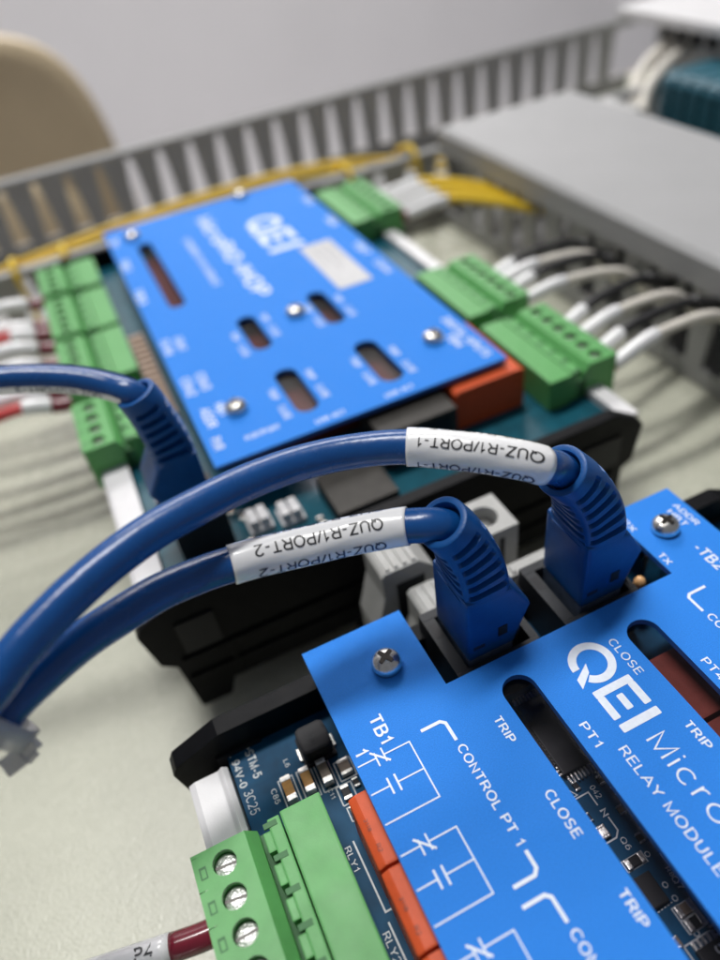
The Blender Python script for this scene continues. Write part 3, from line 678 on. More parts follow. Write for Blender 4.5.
for k in range(6): relay(5.06, 6.0, -3.95 - 1.32 * k, -2.70 - 1.32 * k, ZB + .004, -.55, near, False, M_RELSHADE)
for k in range(6): relay(6.15, 8.0, -3.95 - 1.32 * k, -2.70 - 1.32 * k, ZB + .004, -.55, near, False, M_RELSHADE)
plug_and_header(-2.755, -1, -2.23 - 12 * .508 - .06, 12, .508, near)
plug_and_header(10.75, 1, -2.23 - 12 * .508 - .06, 12, .508, near)
for side in (0, 1):
    mb = MB()
    if side == 0: mb.prism([(-2.62, -1.30), (-2.50, -1.24), (-2.08, -1.24), (-1.99, -1.16), (-1.90, -1.24), (-1.90, -2.6), (-2.35, -3.3), (-2.62, -2.9)], -13.2, -.62, M_WHITEPL, 'y', .03)
    else: mb.prism([(9.9, -1.24), (10.5, -1.24), (10.5, -2.9), (9.9, -2.9)], -13.2, -.62, M_WHITEPL, 'y', .03)
    mb.build('side_rail', near)
end_bracket(-.30, .06, near); end_bracket(-13.9, -13.55, near); carrier_tray(-13.55, -.31, near)
jack(2.24, 3.88, -1.70, -.10, -.26, near); jack(4.42, 6.02, -1.70, -.10, -.26, near)
for y in (-1.35, -.6):
    mb = MB(); mb.box(6.12, 6.40, y - .16, y + .16, ZB + .004, -.62, M_BLACK, .02); mb.lathe((6.26, y, -.62), [(.11, 0), (.11, .18), (.08, .25), (.01, .28)], M_LED, 16); mb.build('indicator_lamp', near)

# ================================================================== FAR MODULE
far = thing('gateway_module', (4, 14, ZP), 'farther blue module with a white sticker and four short slots in its cover', 'control module', 'blue control modules on the rail')
FY0, FY1 = 5.76, 21.9
fslots = [(.94, 1.48, 14.05, 19.8), (2.46, 3.04, 10.0, 12.1), (4.78, 5.36, 10.05, 12.2), (2.47, 3.09, 6.55, 8.7), (4.82, 5.48, 6.5, 8.7)]
fc = cover_plate([(.05, FY0), (7.98, FY0), (7.98, FY1), (0.05, FY1)], [slot_pts(*s) for s in fslots], -.13, 0, far)
for s in fslots:
    mb = MB(); mb.prism(rrect(s[0] - .1, s[1] + .1, s[2] - .1, s[3] + .1, .1), -.20, -.135, M_WINDOWFAR, 'z'); mb.build('window', fc)
fl = MB(); F = lambda *a, **k: put_text(fl, *a, **k)
F('MicroRIO-IHOP', 3.45, 20.55, .62, 7.5, weight=.17); F('ETHERNET I/O MODULE', 2.58, 19.0, .24, 4.3, weight=.15)
for x, y, b, l in ((.14, 21.1, 'TB1', .8), (.14, 18.8, 'TB2', 1.0), (.12, 16.1, 'TB3', 1.1), (.14, 12.3, 'TX RX', .95), (.55, 12.2, 'COM1', .8), (.2, 9.9, 'COM2', .95), (.62, 9.9, 'COM3', .9), (.3, 8.2, 'ADDR', .9), (.7, 8.2, 'HBT', .6), (.2, 6.85, 'PWR', .5), (7.5, 8.4, 'DIGITAL INPUTS', 2.3), (7.15, 7.6, 'TB4', .7), (7.6, 19.8, 'TB5', .9), (7.55, 17.3, 'TB6', .9), (7.5, 14.6, 'TB7', 1.1), (7.5, 12.9, 'COM4', 1.0)):
    F(b, x, y, .28, l, weight=.16)
for x0, y0 in ((2.1, 11.4), (3.2, 11.9), (4.5, 11.6), (5.5, 11.6), (2.1, 8.0), (3.25, 8.3), (4.5, 8.1), (5.6, 8.0)):
    F('TRIP', x0, y0, .2, .5, weight=.15); F('CLOSE', x0, y0 - .85, .2, .6, weight=.15)
for x0 in (1.0, 1.45): F('PORT', x0, 6.3, .2, .45, weight=.15, direction=(1, 0), up=(0, 1))
for x0 in (2.7, 4.6): F('LINK ACT', x0, 5.95, .18, .8, weight=.17, direction=(1, 0), up=(0, 1))
fl.build('printed_legend', fc)
fg = MB()
def ring(cx, cy, ro, ri, m=M_WHITEINK):
    P = []
    for i in range(41):
        a = 2 * math.pi * i / 40
        P += [(cx + ro * math.sin(a), cy - ro * math.cos(a), .0045), (cx + ri * math.sin(a), cy - ri * math.cos(a), .0045)]
    fg.poly(P, [(2 * i, 2 * i + 1, 2 * i + 3, 2 * i + 2) for i in range(40)], m)
ring(5.58, 18.35, .64, .40); fg.poly([(5.5, 18.2, .006), (5.35, 18.0, .006), (4.9, 17.55, .006), (4.9, 17.9, .006)], [(0, 1, 2, 3)], M_WHITEINK)
for x0, x1, y0, y1 in ((4.95, 6.2, 17.2, 17.45), (5.96, 6.201, 16.45, 17.2), (4.949, 5.19, 16.45, 17.2), (5.45, 5.68, 16.5, 17.0), (4.95, 6.2, 15.75, 16.05)): fg.box(x0, x1, y0, y1, .002, .0048, M_WHITEINK)
fg.build('logo', fc)
mb = MB(); mb.prism(rrect(5.87, 7.02, 11.85, 15.45, .05), .002, .012, mat('sticker_paper', (.52, .52, .53), .5, noise=.04, nscale=3), 'z')
for i in range(3): put_text(mb, 'SERIAL', 6.15 + .28 * i, 15.2, .12, 1.6 + .6 * (i % 2), mat('sticker_print', (.22, .22, .24), .5, noise=.05), .0145)
mb.build('sticker', fc)
for x, y in ((1.0, 20.6), (5.66, 21.6), (4.18, 11.28), (6.83, 7.61), (1.17, 7.65)): pan_screw(x, y, 0, far, .30)
mb = MB(); mb.box(-1.87, 9.87, 3.32, 22.2, -1.61, -1.45, M_PCBFAR, .01); fp = mb.build('circuit_board', far)
# shielded jacks, header pins and small parts along the near edge
mb = MB(); mb.box(2.20, 3.75, 3.75, 5.25, -1.44, -.95, M_SHIELD, .03); mb.box(2.35, 3.6, 3.72, 3.75, -1.35, -1.05, M_CHIP); mb.build('shielded_jack', far)
mb = MB()
mb.box(3.95, 6.05, 5.0, 6.4, -1.44, -.30, M_SHIELD, .03); mb.box(4.15, 5.85, 4.985, 5.0, -1.3, -.45, M_CHIP); mb.build('shielded_jack', far)
for x, y in ((.55, 4.9), (1.30, 4.75)):
    mb = MB()
    for k in range(2): mb.box(x - .25 + k * .26, x - .03 + k * .26, y - .25, y + .25, -1.446, -1.02, M_WHITEPL, .05)
    mb.box(x - .30, x + .30, y - .3, y + .3, -1.447, -1.30, M_WHITEPL, .03); mb.build('pin_header', far)
for i in range(16):
    x = random.uniform(-.2, 6.4); y = random.uniform(3.45, 4.55)
    if i < 3: x, y = (.05, .25, .2)[i], (5.75 - .0, 5.4, 4.4)[i]
    if 2.1 < x < 3.8 and y > 3.6: continue
    mb = MB(); smd(mb, x, y, -1.45, .16, .28, .10, random.choice((M_BROWNCAP, M_GOLDCAP, M_CHIP))); mb.build('chip_component', fp)
mb = MB()
for i in range(14): mb.box(-.62, -.12, 9.95 + i * .37, 10.2 + i * .37, -1.446, -.95, M_TAN, .02)
mb.build('pin_row', fp)
relay(6.25, 8.30, 5.42, 8.3, -1.446, -.24, far, False); relay(1.0, 6.0, 7.0, 20.0, -1.446, -.62, far, False, M_RELSHADE).name = 'relay_bank'
for y0, n in ((19.0, 4), (15.55, 5), (12.25, 5), (8.85, 4)):
    plug_and_header(-2.8, -1, y0, n, .56, far)
for y0, n in ((17.3, 7), (8.85, 6), (4.85, 6)):
    plug_and_header(10.78, 1, y0, n, .53, far)
for side in (0, 1):
    mb = MB()
    if side == 0: mb.prism([(-2.62, -1.30), (-2.5, -1.24), (-1.90, -1.24), (-1.90, -2.6), (-2.35, -3.3), (-2.62, -2.9)], 3.35, 22.2, M_WHITEPL, 'y', .03)
    else: mb.prism([(9.9, -1.24), (10.35, -1.24), (10.35, -2.9), (9.9, -2.9)], 3.35, 22.2, M_WHITEPL, 'y', .03)
    mb.build('side_rail', far)
end_bracket(2.98, 3.30, far, -.66); end_bracket(22.25, 22.55, far); carrier_tray(3.31, 22.2, far)
jack(-1.36, -.12, 4.60, 6.0, -.20, far)

# ================================================================== rail clamps between the modules
def rail_clamp(x0, x1, y0, y1, zt, label, hole=False, step=0.0):
    t = thing('rail_clamp', ((x0 + x1) / 2, (y0 + y1) / 2, -4.2), label, 'rail clamp', 'grey clamps on the rail between the modules')
    mb = MB(); xc = (x0 + x1) / 2; yc = (y0 + y1) / 2
    if hole:
        N = 24; r = min(x1 - x0, y1 - y0) * .29; out = []; inn = []; low = []
        for k in range(N):
            th = 2 * math.pi * (k + .5) / N; c_, s_ = math.cos(th), math.sin(th)
            f = min((x1 - xc) / abs(c_), (y1 - yc) / abs(s_))
            out.append((xc + f * c_, yc + f * s_, zt)); inn.append((xc + r * c_, yc + r * s_, zt)); low.append((xc + r * c_, yc + r * s_, zt - .5))
        mb.poly(out + inn, [(k, (k + 1) % N, N + (k + 1) % N, N + k) for k in range(N)], M_GREYPL)
        for cxy in ((x0, y0, zt), (x1, y0, zt), (x0, y1, zt), (x1, y1, zt)):
            ks = sorted(range(N), key=lambda k: (out[k][0] - cxy[0]) ** 2 + (out[k][1] - cxy[1]) ** 2)[:2]
            mb.poly([out[ks[0]], out[ks[1]], cxy], [(0, 1, 2)], M_GREYPL)
        mb.poly(inn + low, [(k, (k + 1) % N, N + (k + 1) % N, N + k) for k in range(N)], M_GREYPL, smooth=True); mb.poly(low, [tuple(range(N))], M_JACK)
        for a, b in (((x0, y0), (x1, y0)), ((x1, y0), (x1, y1)), ((x1, y1), (x0, y1)), ((x0, y1), (x0, y0))):
            mb.poly([(*a, zt), (*b, zt), (*b, -4.2), (*a, -4.2)], [(0, 1, 2, 3)], M_GREYPL)
        for k in range(2): mb.box(x0 + .25 + .35 * k, x0 + .36 + .35 * k, y0 - .02, y0 + .01, -3.6, zt - .25, M_JACK)
    else:
        prof = [(x0, -4.2), (x0 - .28, -3.2), (x0 - .28, -2.4), (x0, zt - .75), (x0, zt - .08), (x0 + .08, zt), (x1 - .35, zt), (x1, zt - .35), (x1, -4.2)]
        mb.prism(prof, y0, y1, M_GREYPL, 'y', .03)
        for k in range(4): mb.box(x0 + .12 + k * .2, x0 + .22 + k * .2, y0 + .06, y1 - .06, zt - .01, zt + .05, M_GREYPL, .012)
        mb.box(x0 + .3, x1 - .25, y0 - .012, y0 + .01, -3.4, zt - .45, M_JACK)
    mb.build('clamp_body', t)
    s = MB(); s.lathe((xc, yc, zt - .42), [(.2, 0), (.2, .1), (.02, .12)], M_ZINC, 16) if hole else s.box(x0 + .1, x1 - .1, y0 - .25, y0 - .02, -3.9, -3.5, M_GREYPL, .03)
    s.build('clamp_screw' if hole else 'clamp_foot', t)
rail_clamp(2.15, 3.35, 1.35, 2.30, -.62, 'grey ribbed rail clamp under the PORT-2 cable label', False)
rail_clamp(2.55, 3.45, .32, 1.10, -1.02, 'low grey ribbed rail clamp beside the near cut-out', False)
rail_clamp(4.25, 5.30, 1.20, 2.25, -.62, 'pale grey rail clamp with a round screw hole between the two boots', True)
rail_clamp(3.9, 5.9, .30, .62, -1.0, 'thin grey clamp plate behind the right boot', False)

# ================================================================== network cables
REF = (-.10, -.55, .83)
def network_cable(label, path, x0, body_dir, sleeve, rows, dia=.54, patch=None, yc=-.90, tip=None):
    """moulded-boot patch cable; body_dir +1: latch wing on +x side.  path starts at the boot tip"""
    t = thing('network_cable', (x0 + .45, yc, -1.0), label, 'network cable', 'blue network cables')
    fr, L = spline(path, .07, REF)
    mb = MB(); mb.tube(fr, dia / 2, M_CABLE, 24); mb.build('jacket', t)
    # plug body with latch wing
    xc = x0 + .46; d = body_dir; X = lambda u: xc + d * u
    b = MB()
    b.prism([(X(-.46), -.16), (X(.46), -.16), (X(.50), .02), (X(.77), .70), (X(.72), .80), (X(.40), 1.34), (X(-.46), 1.40)], yc - .58, yc + .58, M_BOOT, 'y', .10, 4)
    for pp in b.bm.faces: pp.smooth = True
    bo = b.build('boot', t); bo.data.set_sharp_from_angle(angle=math.radians(35))
    w = MB()
    w.box(min(X(.12), X(.30)), max(X(.12), X(.30)), yc - .594, yc - .57, .22, .46, M_JACK, .01)
    w.build('boot_window', bo); w = MB()
    w.box(min(X(-.36), X(-.14)), max(X(-.36), X(-.14)), yc - .592, yc - .57, .12, .20, mat('boot_window', (.02, .035, .08), .3, noise=.1), .01)
    w.build('boot_notch', bo)
    pl = MB(); pl.box(xc - .44, xc + .44, yc - .56, yc + .56, -1.25, -.165, M_CLEARPL, .03)
    pl.prism([(X(.445), -.9), (X(.74), -.30), (X(.74), .10), (X(.52), .05), (X(.445), -.5)], yc - .34, yc + .34, M_CLEARPL, 'y', .02)
    for k in range(8): pl.box(X(-.44) - .006, X(-.44) + .006, yc - .44 + k * .12, yc - .39 + k * .12, -1.2, -.7, M_TIN)
    pl.build('plug', t)
    # ribbed strain relief, bent over towards the cable
    tp = Vector(tip); dx = tp.x - xc; dy = tp.y - yc; dz = tp.z - 1.3
    rp = [(xc - .02 * d, yc, 1.22), (xc - .02 * d + dx * .04, yc, 1.3 + dz * .2), (xc + dx * .24, yc + dy * .2, 1.3 + dz * .46), (xc + dx * .58, yc + dy * .55, 1.3 + dz * .76), tuple(tp)]
    rf, RL = spline(rp, .013, (0, -1, .12))
    rings = []; n = 96; ng = 6; s_a, s_b = .14, RL - .20; pt = (s_b - s_a) / ng
    for k, f in enumerate(rf):
        u = k / (len(rf) - 1); s_ = u * RL
        hn = .585 * (1 - u) + .43 * u; hm = .455 * (1 - u) + .42 * u; ex = 2 / (5.5 * (1 - u) + 2.1 * u)
        ring_ = []
        for a in range(n):
            th = 2 * math.pi * a / n; c_, si = math.cos(th), math.sin(th)
            an = abs(c_) ** ex; am = abs(si) ** ex
            ratio = min(an, am) / max(an, am)
            on_n = an > am                                  # the faces looking along n; the others sit half a pitch lower
            q = (s_ - s_a + (0 if on_n else pt * .5)) / pt
            g = 0.0
            if 0 <= q < ng and s_ < s_b + .02:
                q -= math.floor(q); g = 1.0 if .40 < q < .84 else (.5 if .36 < q < .88 else 0.0)
            lim = .80 - .25 * u
            g *= 1.0 if ratio < lim else max(0.0, 1 - (ratio - lim) / .10)
            k_ = 1 - .25 * g
            ring_.append(f.p + f.n * (math.copysign(an, c_) * hn * k_) + f.m * (math.copysign(am, si) * hm * k_))
        rings.append(ring_)
    f = rf[-1]; last = rings[-1]            # collar lip and the hole the cable enters
    for sc, off in ((.985, .03), (.93, .045), (.76, .04), (.715, .01), (.70, -.18)):
        rings.append([f.p + (p - f.p) * sc + f.t * off for p in last])
    r = MB(); r.grid(rings, M_BOOT); o = r.build('strain_relief', t)
    o.data.set_sharp_from_angle(angle=math.radians(38))
    # wrap-around label
    s0, s1 = sleeve; lab = MB(); rr = dia / 2 + .030; nn = 32
    ph0, ph1 = patch if patch else (0, 2 * math.pi)
    rings = []
    K = 40
    for k in range(K + 1):
        s = s0 + (s1 - s0) * k / K; f = frame_at(fr, L, s)
        rings.append([f.at(ph0 + (ph1 - ph0) * a / nn, rr + .004 * math.sin(a * 1.3 + k * .35)) for a in range(nn + (1 if patch else 0))])
    if patch:
        lab.grid(rings, M_LABEL, caps=False, closed=False)
    else:
        fA, fB = frame_at(fr, L, s0), frame_at(fr, L, s1)
        rings = [[fA.at(2 * math.pi * a / nn, dia / 2) for a in range(nn)]] + rings + [[fB.at(2 * math.pi * a / nn, dia / 2) for a in range(nn)]]
        lab.grid(rings, M_LABEL, caps=False)
    lo = lab.build('label_sleeve', t)
    tx = MB()
    for body, st, ln, cap, phi, ink in rows:
        v, fc_ = text_tris(body, cap, .13, .16)
        w_ = max(p[0] for p in v); k = ln / w_
        bm2 = bmesh.new(); vs = [bm2.verts.new((p[0] * k, p[1], 0)) for p in v]
        for q in fc_:
            try: bm2.faces.new([vs[i] for i in q])
            except ValueError: pass
        bmesh.ops.triangulate(bm2, faces=bm2.faces[:])
        for _ in range(2):
            le = [e for e in bm2.edges if e.calc_length() > .05]
            if le: bmesh.ops.subdivide_edges(bm2, edges=le, cuts=1); bmesh.ops.triangulate(bm2, faces=bm2.faces[:])
        bm2.verts.index_update(); pts = []
        for q in bm2.verts:
            f = frame_at(fr, L, s0 + st + q.co.x); pts.append(f.at(phi - q.co.y / rr, rr + .0075))
        tx.poly(pts, [tuple(x.index for x in q.verts) for q in bm2.faces], ink); bm2.free()
    tx.build('label_text', lo)
    return t
c1 = [(4.66, -.95, 2.72), (4.53, -.96, 2.90), (4.33, -1.02, 3.12), (4.069, -1.08, 3.323), (3.77, -.90, 3.454), (3.214, -.464, 3.54), (2.43, .12, 3.583), (1.662, .457, 3.597), (.889, .562, 3.664), (.086, .487, 3.754), (-.707, .276, 3.855), (-1.46, .026, 3.93), (-2.194, -.296, 3.935), (-2.919, -.65, 3.836), (-3.571, -1.026, 3.664), (-4.559, -1.648, 3.194), (-6.2, -2.8, 1.6), (-8.0, -4.2, -1.6), (-10, -6.2, -4.3), (-14, -9, -4.7), (-20, -12, -4.7)]
c2 = [(2.60, -.89, 2.60), (2.44, -.86, 2.73), (2.234, -.78, 2.78), (1.908, -.582, 2.743), (1.325, -.394, 2.74), (.724, -.257, 2.75), (.123, -.156, 2.798), (-.623, -.102, 2.894), (-1.07, -.077, 2.915), (-1.662, -.162, 2.994), (-2.253, -.344, 3.046), (-2.831, -.515, 3.041), (-3.41, -.739, 2.979), (-3.903, -.994, 2.914), (-4.845, -1.538, 2.615), (-6.3, -2.5, 1.1), (-8.0, -3.8, -2.0), (-10, -5.6, -4.4), (-14, -8.3, -4.7), (-20, -11.3, -4.7)]
c3 = [(-.90, 5.36, 2.58), (-.99, 5.38, 2.74), (-1.14, 5.52, 2.84), (-1.393, 5.824, 2.877), (-1.901, 6.238, 2.987), (-2.619, 6.597, 3.115), (-3.349, 6.81, 3.235), (-4.45, 7.013, 3.366), (-6.4, 7.1, 2.9), (-8.6, 6.8, .6), (-10.4, 6.2, -2.6), (-12.5, 5.4, -4.6), (-18, 4, -4.7)]
network_cable('upper blue network cable with a white wrap label reading QUZ-R1/PORT-1', c1, 4.80, 1, (.86, 2.90), [('QUZ-R1/PORT-1', .13, 1.72, .165, .27, M_INK), ('QUZ-R1/PORT-1', .18, 1.72, .165, 1.50, M_INK), ('QUZ-R1/PORT-1', .13, 1.72, .165, -1.08, M_INKFADE)], tip=(4.53, -.96, 2.90))
network_cable('lower blue network cable with a white wrap label reading QUZ-R1/PORT-2', c2, 2.50, 1, (.70, 3.40), [('QUZ-R1/PORT-2', .38, 1.98, .185, .46, M_INK), ('QUZ-R1/PORT-2', .33, 1.98, .185, 1.66, M_INK), ('QUZ-R1/PORT-2', .38, 1.98, .185, -.78, M_INKFADE)], tip=(2.47, -.88, 2.80))
network_cable('far blue network cable with its label turned away, plugged into the farther module', c3, -1.20, -1, (.34, 3.2), [('QUZ-R1/PORT-3', .5, 1.9, .16, -1.0, M_INKFADE)], patch=(1.30, 5.30), yc=5.30, tip=(-.98, 5.38, 2.78))

# ---- translucent tie holding the two cables
t = thing('cable_tie', (-4.0, -1.25, 2.3), 'translucent nylon cable tie around the pair of blue cables at the left', 'cable tie')
ux = Vector((.62, -.10, .30)).normalized(); 
rx = R0; ry = -R1; rz = -R2
def tb(c, w, h, d, rot):
    c = Vector(c); a = rx * math.cos(rot) + ry * math.sin(rot); b = ry * math.cos(rot) - rx * math.sin(rot)
    P = [c + a * (sx * w / 2) + b * (sy * h / 2) + rz * (sz * d / 2) for sz in (-1, 1) for sx, sy in ((-1, -1), (1, -1), (1, 1), (-1, 1))]
    return P, [(3, 2, 1, 0), (4, 5, 6, 7), (0, 1, 5, 4), (1, 2, 6, 5), (2, 3, 7, 6), (3, 0, 4, 7)]
mb = MB(); P, Fx = tb((-3.86, -1.24, 2.42), .24, .26, .16, .75); mb.poly(P, Fx, M_TIE, bevel=.02); mb.build('tie_head', t)
mb = MB(); P, Fx = tb((-4.10, -1.28, 2.27), .28, .26, .10, .65); mb.poly(P, Fx, M_TIE, bevel=.02)
P, Fx = tb((-3.86, -1.33, 2.28), .10, .16, .05, -.75); mb.poly(P, Fx, M_TIE, bevel=.01); mb.build('tie_tail', t)
# strap loop round both cables
mb = MB(); rr1 = []
cc = Vector((-4.05, -1.14, 3.08)); tt = Vector((.80, .42, .25)).normalized(); e1 = Vector((0, 0, 1)); e1 = (e1 - tt * e1.dot(tt)).normalized(); e2 = tt.cross(e1)
for off in (-.16, .16):
    for rad in ((1.0, 1.06) if off < 0 else (1.06, 1.0)):
        rr1.append([cc + tt * off + e1 * (math.cos(a * math.pi / 18) * .74 * rad) + e2 * (math.sin(a * math.pi / 18) * .36 * rad) for a in range(36)])
rr1.append(rr1[0]); mb.grid(rr1, M_TIE, caps=False); mb.build('tie_strap', t)

# ================================================================== wires
def wire(name, label, path, r, m, bands=(), group=None, text=None, cat='wire'):
    """insulated wire with sleeves: bands = (s0, s1, radius, material, part name)"""
    t = thing(name, path[0], label, cat, group); fr, L = spline(path, .12)
    mb = MB(); mb.tube(fr, r, m, 14); mb.build('insulation', t)
    for s0, s1, rad, bm_, nm in bands:
        b = MB(); K = 10; rg = []
        for k in range(K + 1):
            f = frame_at(fr, L, s0 + (s1 - s0) * k / K); rg.append([f.at(2 * math.pi * a / 16, rad) for a in range(16)])
        b.grid(rg, bm_); o = b.build(nm, t)
        if text and nm == 'wire_marker':
            fr2, L2 = spline(path, .12, REF); q = MB(); v, fc_ = text_tris(text[0], text[1], .15); pts = []
            w_ = max(p[0] for p in v)
            for px, py in v:
                f = frame_at(fr2, L2, s0 + text[2] + (w_ - px) ); a_ = text[3] + py / rad
                pts.append(f.at(a_, rad + .006))
            q.poly(pts, fc_, M_INK); q.build('marker_text', o)
    return t
# maroon-sleeved wire into the nearest green plug
yw = -2.23 - .06 - 12 * .508 + .05
def pole_y(k): return -2.23 - .06 - 12 * .508 + .05 + (11 - k + .5) * .508
for k, lb in ((1, 'white marked wire with maroon band entering second pole of nearest green plug'), (4, 'white marked wire with maroon band entering fifth pole of nearest green plug')):
    y = pole_y(k)
    wire('control_wire', lb, [(-2.45, y, -1.28), (-2.95, y + .02, -1.28), (-3.55, y + .11, -1.28), (-4.5, y + .28, -1.30), (-5.6, y + .50, -1.45), (-7.5, y + .9, -2.2), (-11, y + 1.2, -4.0), (-16, y + 1.3, -4.8)], .13, M_WWHITE,
         ((.02, 1.02, .205, M_MAROON, 'band'), (1.025, 2.6, .215, M_LABEL, 'wire_marker')), 'wires into the nearest green plug', ('P4', .19, 0.22, .12) if k == 1 else None)
# wires leaving the far module to the left
pal = [(M_WWHITE, 'white'), (M_WWHITE, 'white'), (M_WWHITE, 'white'), (M_WRED, 'red'), (M_WWHITE, 'white'), (M_WWHITE, 'white'), (M_WBLUE, 'blue'), (M_WRED, 'red'), (M_WWHITE, 'white'), (M_WWHITE, 'white')]
ys = [12.75, 13.45, 14.3, 15.3, 16.5, 17.6, 18.3, 20.3]
cols = {12.75: M_WRED, 13.45: M_WBLUE, 17.6: M_WRED}
nth = ['nearest', 'second', 'third', 'fourth', 'fifth', 'sixth', 'seventh', 'farthest']
for i, y in enumerate(ys):
    m = cols.get(y, M_WWHITE); cn = {id(M_WRED): 'red', id(M_WBLUE): 'blue'}.get(id(m), 'white')
    j = random.uniform(-.15, .15)
    wire('control_wire', '%s wire with maroon band left of the far module, %s along its plugs' % (cn, nth[i]),
         [(-2.5, y, -1.28), (-3.2, y, -1.24 + j * .2), (-4.4, y + .1, -1.0 + j), (-6.5, y + .2 + j, -1.3), (-10, y + .4 + 2 * j, -2.2), (-15, y + .6, -3.2), (-22, y + .8, -4.0)], .17, m,
         ((.10, .95, .215, M_MAROON, 'band'), (.96, 1.75 if i in (0, 5) else 3.2, .235, M_LABEL, 'wire_marker')), 'wires left of the far module')
# wires leaving the far module to the right, into the lidded duct
k = 0
for y, c, dy, dz, hump in ((11.70, 'b', .25, -.55, .35), (11.25, 'w', -.55, -1.1, .25), (10.55, 'b', .0, -.75, .35), (9.75, 'w', -.75, -1.0, .30), (7.75, 'b', .95, -.30, .45), (7.05, 'w', -.10, -.75, .65), (6.15, 'b', .55, -.20, .45), (5.40, 'w', .05, -.45, .75)):
    m = M_WWHITE if c == 'w' else M_WBLACK; k += 1
    lb = '%s wire from right green plugs into lidded duct, %s from the front' % ('white' if c == 'w' else 'black', ['eighth', 'seventh', 'sixth', 'fifth', 'fourth', 'third', 'second', 'first'][k - 1])
    e = -1.25 + dz
    wire('control_wire', lb, [(10.55, y, -1.28), (11.3, y, -1.24), (12.6, y + dy * .25, -1.05 + hump * .3), (14.6, y + dy * .7, -1.3 + hump * .5), (15.9, y + dy * .95, e - .15), (16.5, y + dy, e - .4), (17.6, y + dy, e - .8), (18.8, y + dy + .5, e - 1.6)], random.uniform(.145, .165) if c == 'w' else .15, m,
         ((.18, .62, .185, M_WRED, 'band'), (.63, 2.15, .21, M_LABEL, 'wire_marker')) if c == 'w' else ((.18, .5, .185, M_WRED, 'band'), (.51, 1.6, .21, M_LABEL, 'wire_marker'), (4.6, 6.0, .22, M_WBLACK, 'end_sleeve')), 'wires from the right plugs into the lidded duct')
for i, y in enumerate((20.6, 19.8, 18.9, 18.1)):
    wire('control_wire', 'yellow wire with white marker from the rear right plug, %s of four' % ['farthest', 'second farthest', 'second nearest', 'nearest'][i],
         [(10.55, y, -1.28), (11.4, y, -1.22), (13.2, y - .15, -1.05), (15.0, y - .6 - .1 * i, -1.45), (16.5, y - 1.0 - .12 * i, -2.0), (18, y - 1.2, -2.6)], .17, M_YELLOW,
         ((.22, .75, .235, M_MAROON, 'band'), (.76, 2.6, .205, M_LABEL, 'wire_marker')), 'yellow wires from the rear right plug')
# yellow bundle lying in the open duct
for i in range(3):
    z = -1.42 + .16 * math.sin(i * 2.1); y = 25.2 + .46 * i
    wire('duct_wire', 'yellow wire lying lengthwise in the open duct, %s' % ['nearest the front side', 'the middle of three', 'nearest the back side'][i],
         [(-20, y + .5, z - 1.2), (-8, y + .3, z - .8), (-3, y, z - .2), (2, y + .1 * i, z + .18), (7, y + .15 * i, z + .30), (11, y + .3 * i, z + .05), (14.5, y + .45 * i, z - .6), (19, y + .6 * i, z - 1.8), (26, y, z - 2.2)], .13, M_YELLOW, (), 'yellow wires in the open duct')
for i, x in enumerate((-3.75, -1.65, 11.5, 14.9)):
    wire('duct_wire', 'short yellow wire loop over front edge of open duct, %s from left' % ['first', 'second', 'third', 'fourth'][i],
         [(x + .1, 26.3, -1.7), (x, 25.2, -1.22), (x, 24.45, -1.09), (x, 24.02, -1.5), (x + .05, 23.9, -2.3), (x + .1, 23.6, -3.4)], .13, M_YELLOW, (), 'yellow loops over the open duct edge')

# ================================================================== right background: terminal blocks and a white device
for i in range(12):
    y1 = 23.2 - i * .92
    t = thing('terminal_block', (30, y1 - .4, ZP), 'teal terminal block beyond the lidded duct, number %s from the far end' % ['one', 'two', 'three', 'four', 'five', 'six', 'seven', 'eight', 'nine', 'ten', 'eleven', 'twelve'][i], 'terminal block', 'teal terminal blocks')
    mb = MB(); mb.prism([(28.6, ZP + .5), (28.6, -.75), (28.9, -.5), (32.0, -.5), (32.4, -.9), (32.4, ZP + .5)], y1 - .78, y1, M_TEAL, 'y', .04)
    for k in range(7): mb.box(28.42, 28.6, y1 - .76, y1 - .04, -4.2 + k * .5, -3.9 + k * .5, M_TEAL, .02)
    mb.build('housing', t)
    for k in range(6):
        mb = MB(); mb.box(28.53, 28.62, y1 - .70, y1 - .10, -3.92 + k * .5, -3.70 + k * .5, M_TEALDK); mb.build('wire_entry', t)
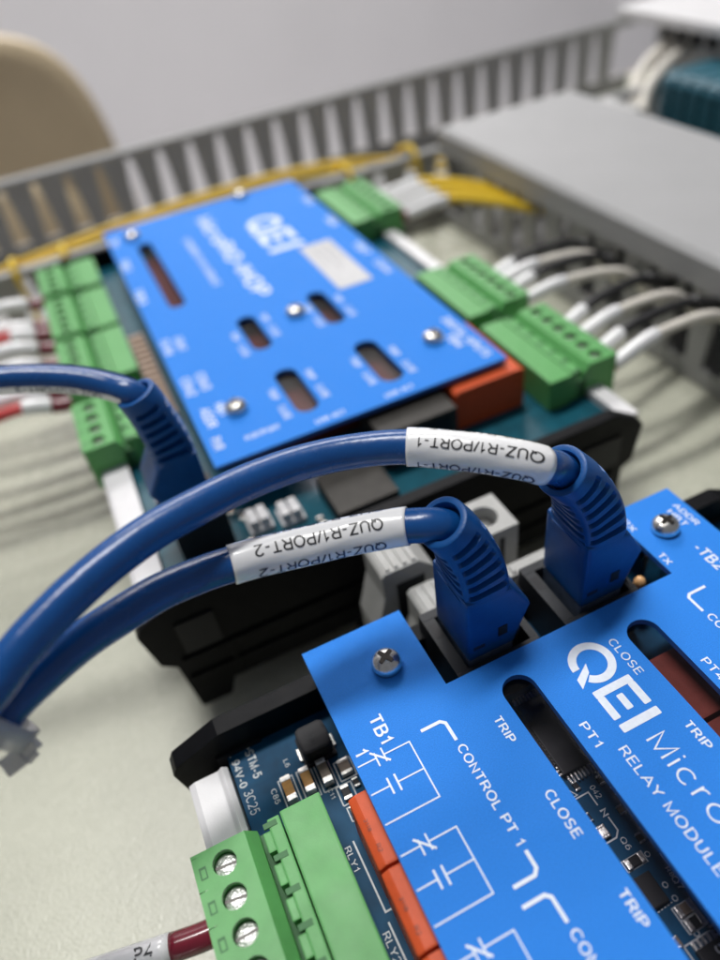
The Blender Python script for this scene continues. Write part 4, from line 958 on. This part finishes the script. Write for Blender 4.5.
mb = MB(); mb.prism([(28.2, -4.2), (28.6, -4.2), (28.6, -4.9), (31.0, -4.9), (31.0, -4.2), (31.4, -4.2), (31.4, -4.996), (28.2, -4.996)], 5, 32, M_TIN, 'y'); tag(mb.build('mounting_rail'), 'silver metal mounting rail under the teal terminal blocks', 'rail')
t = thing('power_supply', (39, 24, ZP), 'pale grey and white boxed device at the top right corner', 'power supply')
mb = MB(); mb.box(32.7, 45, 19.8, 28.6, ZP + .02, .55, M_MODGREY, .1); mb.build('housing', t)
mb = MB(); mb.box(31.2, 45.2, 19.5, 30.4, .56, 1.1, M_WHITEPL, .15); mb.build('cap', t)
for k in range(4):
    mb = MB(); mb.box(32.6, 32.8, 27.4 - k * 1.1, 28.0 - k * 1.1, -.5, .2, M_CHIP, .02); mb.build('cable_port', t)
for i in range(2):
    P = [(33.4, 26.75, -.5), (32.64, 26.1, -.58), (30.62, 25.22, -.77), (29.07, 24.53, -1.28), (28.2, 23.99, -1.85), (27.36, 23.05, -2.67), (26.9, 22.3, -4.3)] if i else [(33.4, 27.75, -.4), (32.22, 27.08, -.5), (30.2, 26.11, -.72), (28.88, 25.38, -1.19), (28.03, 24.58, -1.73), (27.23, 23.54, -2.5), (26.8, 22.9, -4.3)]
    wire('supply_cable', '%s white cable arching from the grey boxed device down beside the teal blocks' % ('farther' if i == 0 else 'nearer'), P, .30, M_WWHITE, (), 'white cables beside the teal blocks', cat='cable')
for i in range(4):
    y1 = 24.15 - i * .66
    t = thing('terminal_block', (25.3, y1 - .3, ZP), 'pale grey rail terminal between lidded duct and teal blocks, %s from the far end' % ['first', 'second', 'third', 'fourth'][i], 'terminal block', 'pale grey terminal blocks')
    mb = MB(); mb.prism([(24.2, ZP + .1), (24.2, -2.6), (24.6, -1.7), (25.0, -1.25), (26.0, -1.25), (26.4, -1.8), (26.6, -2.6), (26.6, ZP + .1)], y1 - .60, y1, M_WHITEPL if i == 0 else M_MODGREY, 'y', .04); mb.build('housing', t)
    mb = MB(); mb.lathe((25.5, y1 - .3, -1.26), [(.2, 0), (.2, .03), (.02, .035)], M_ZINC, 14); mb.build('terminal_screw', t)
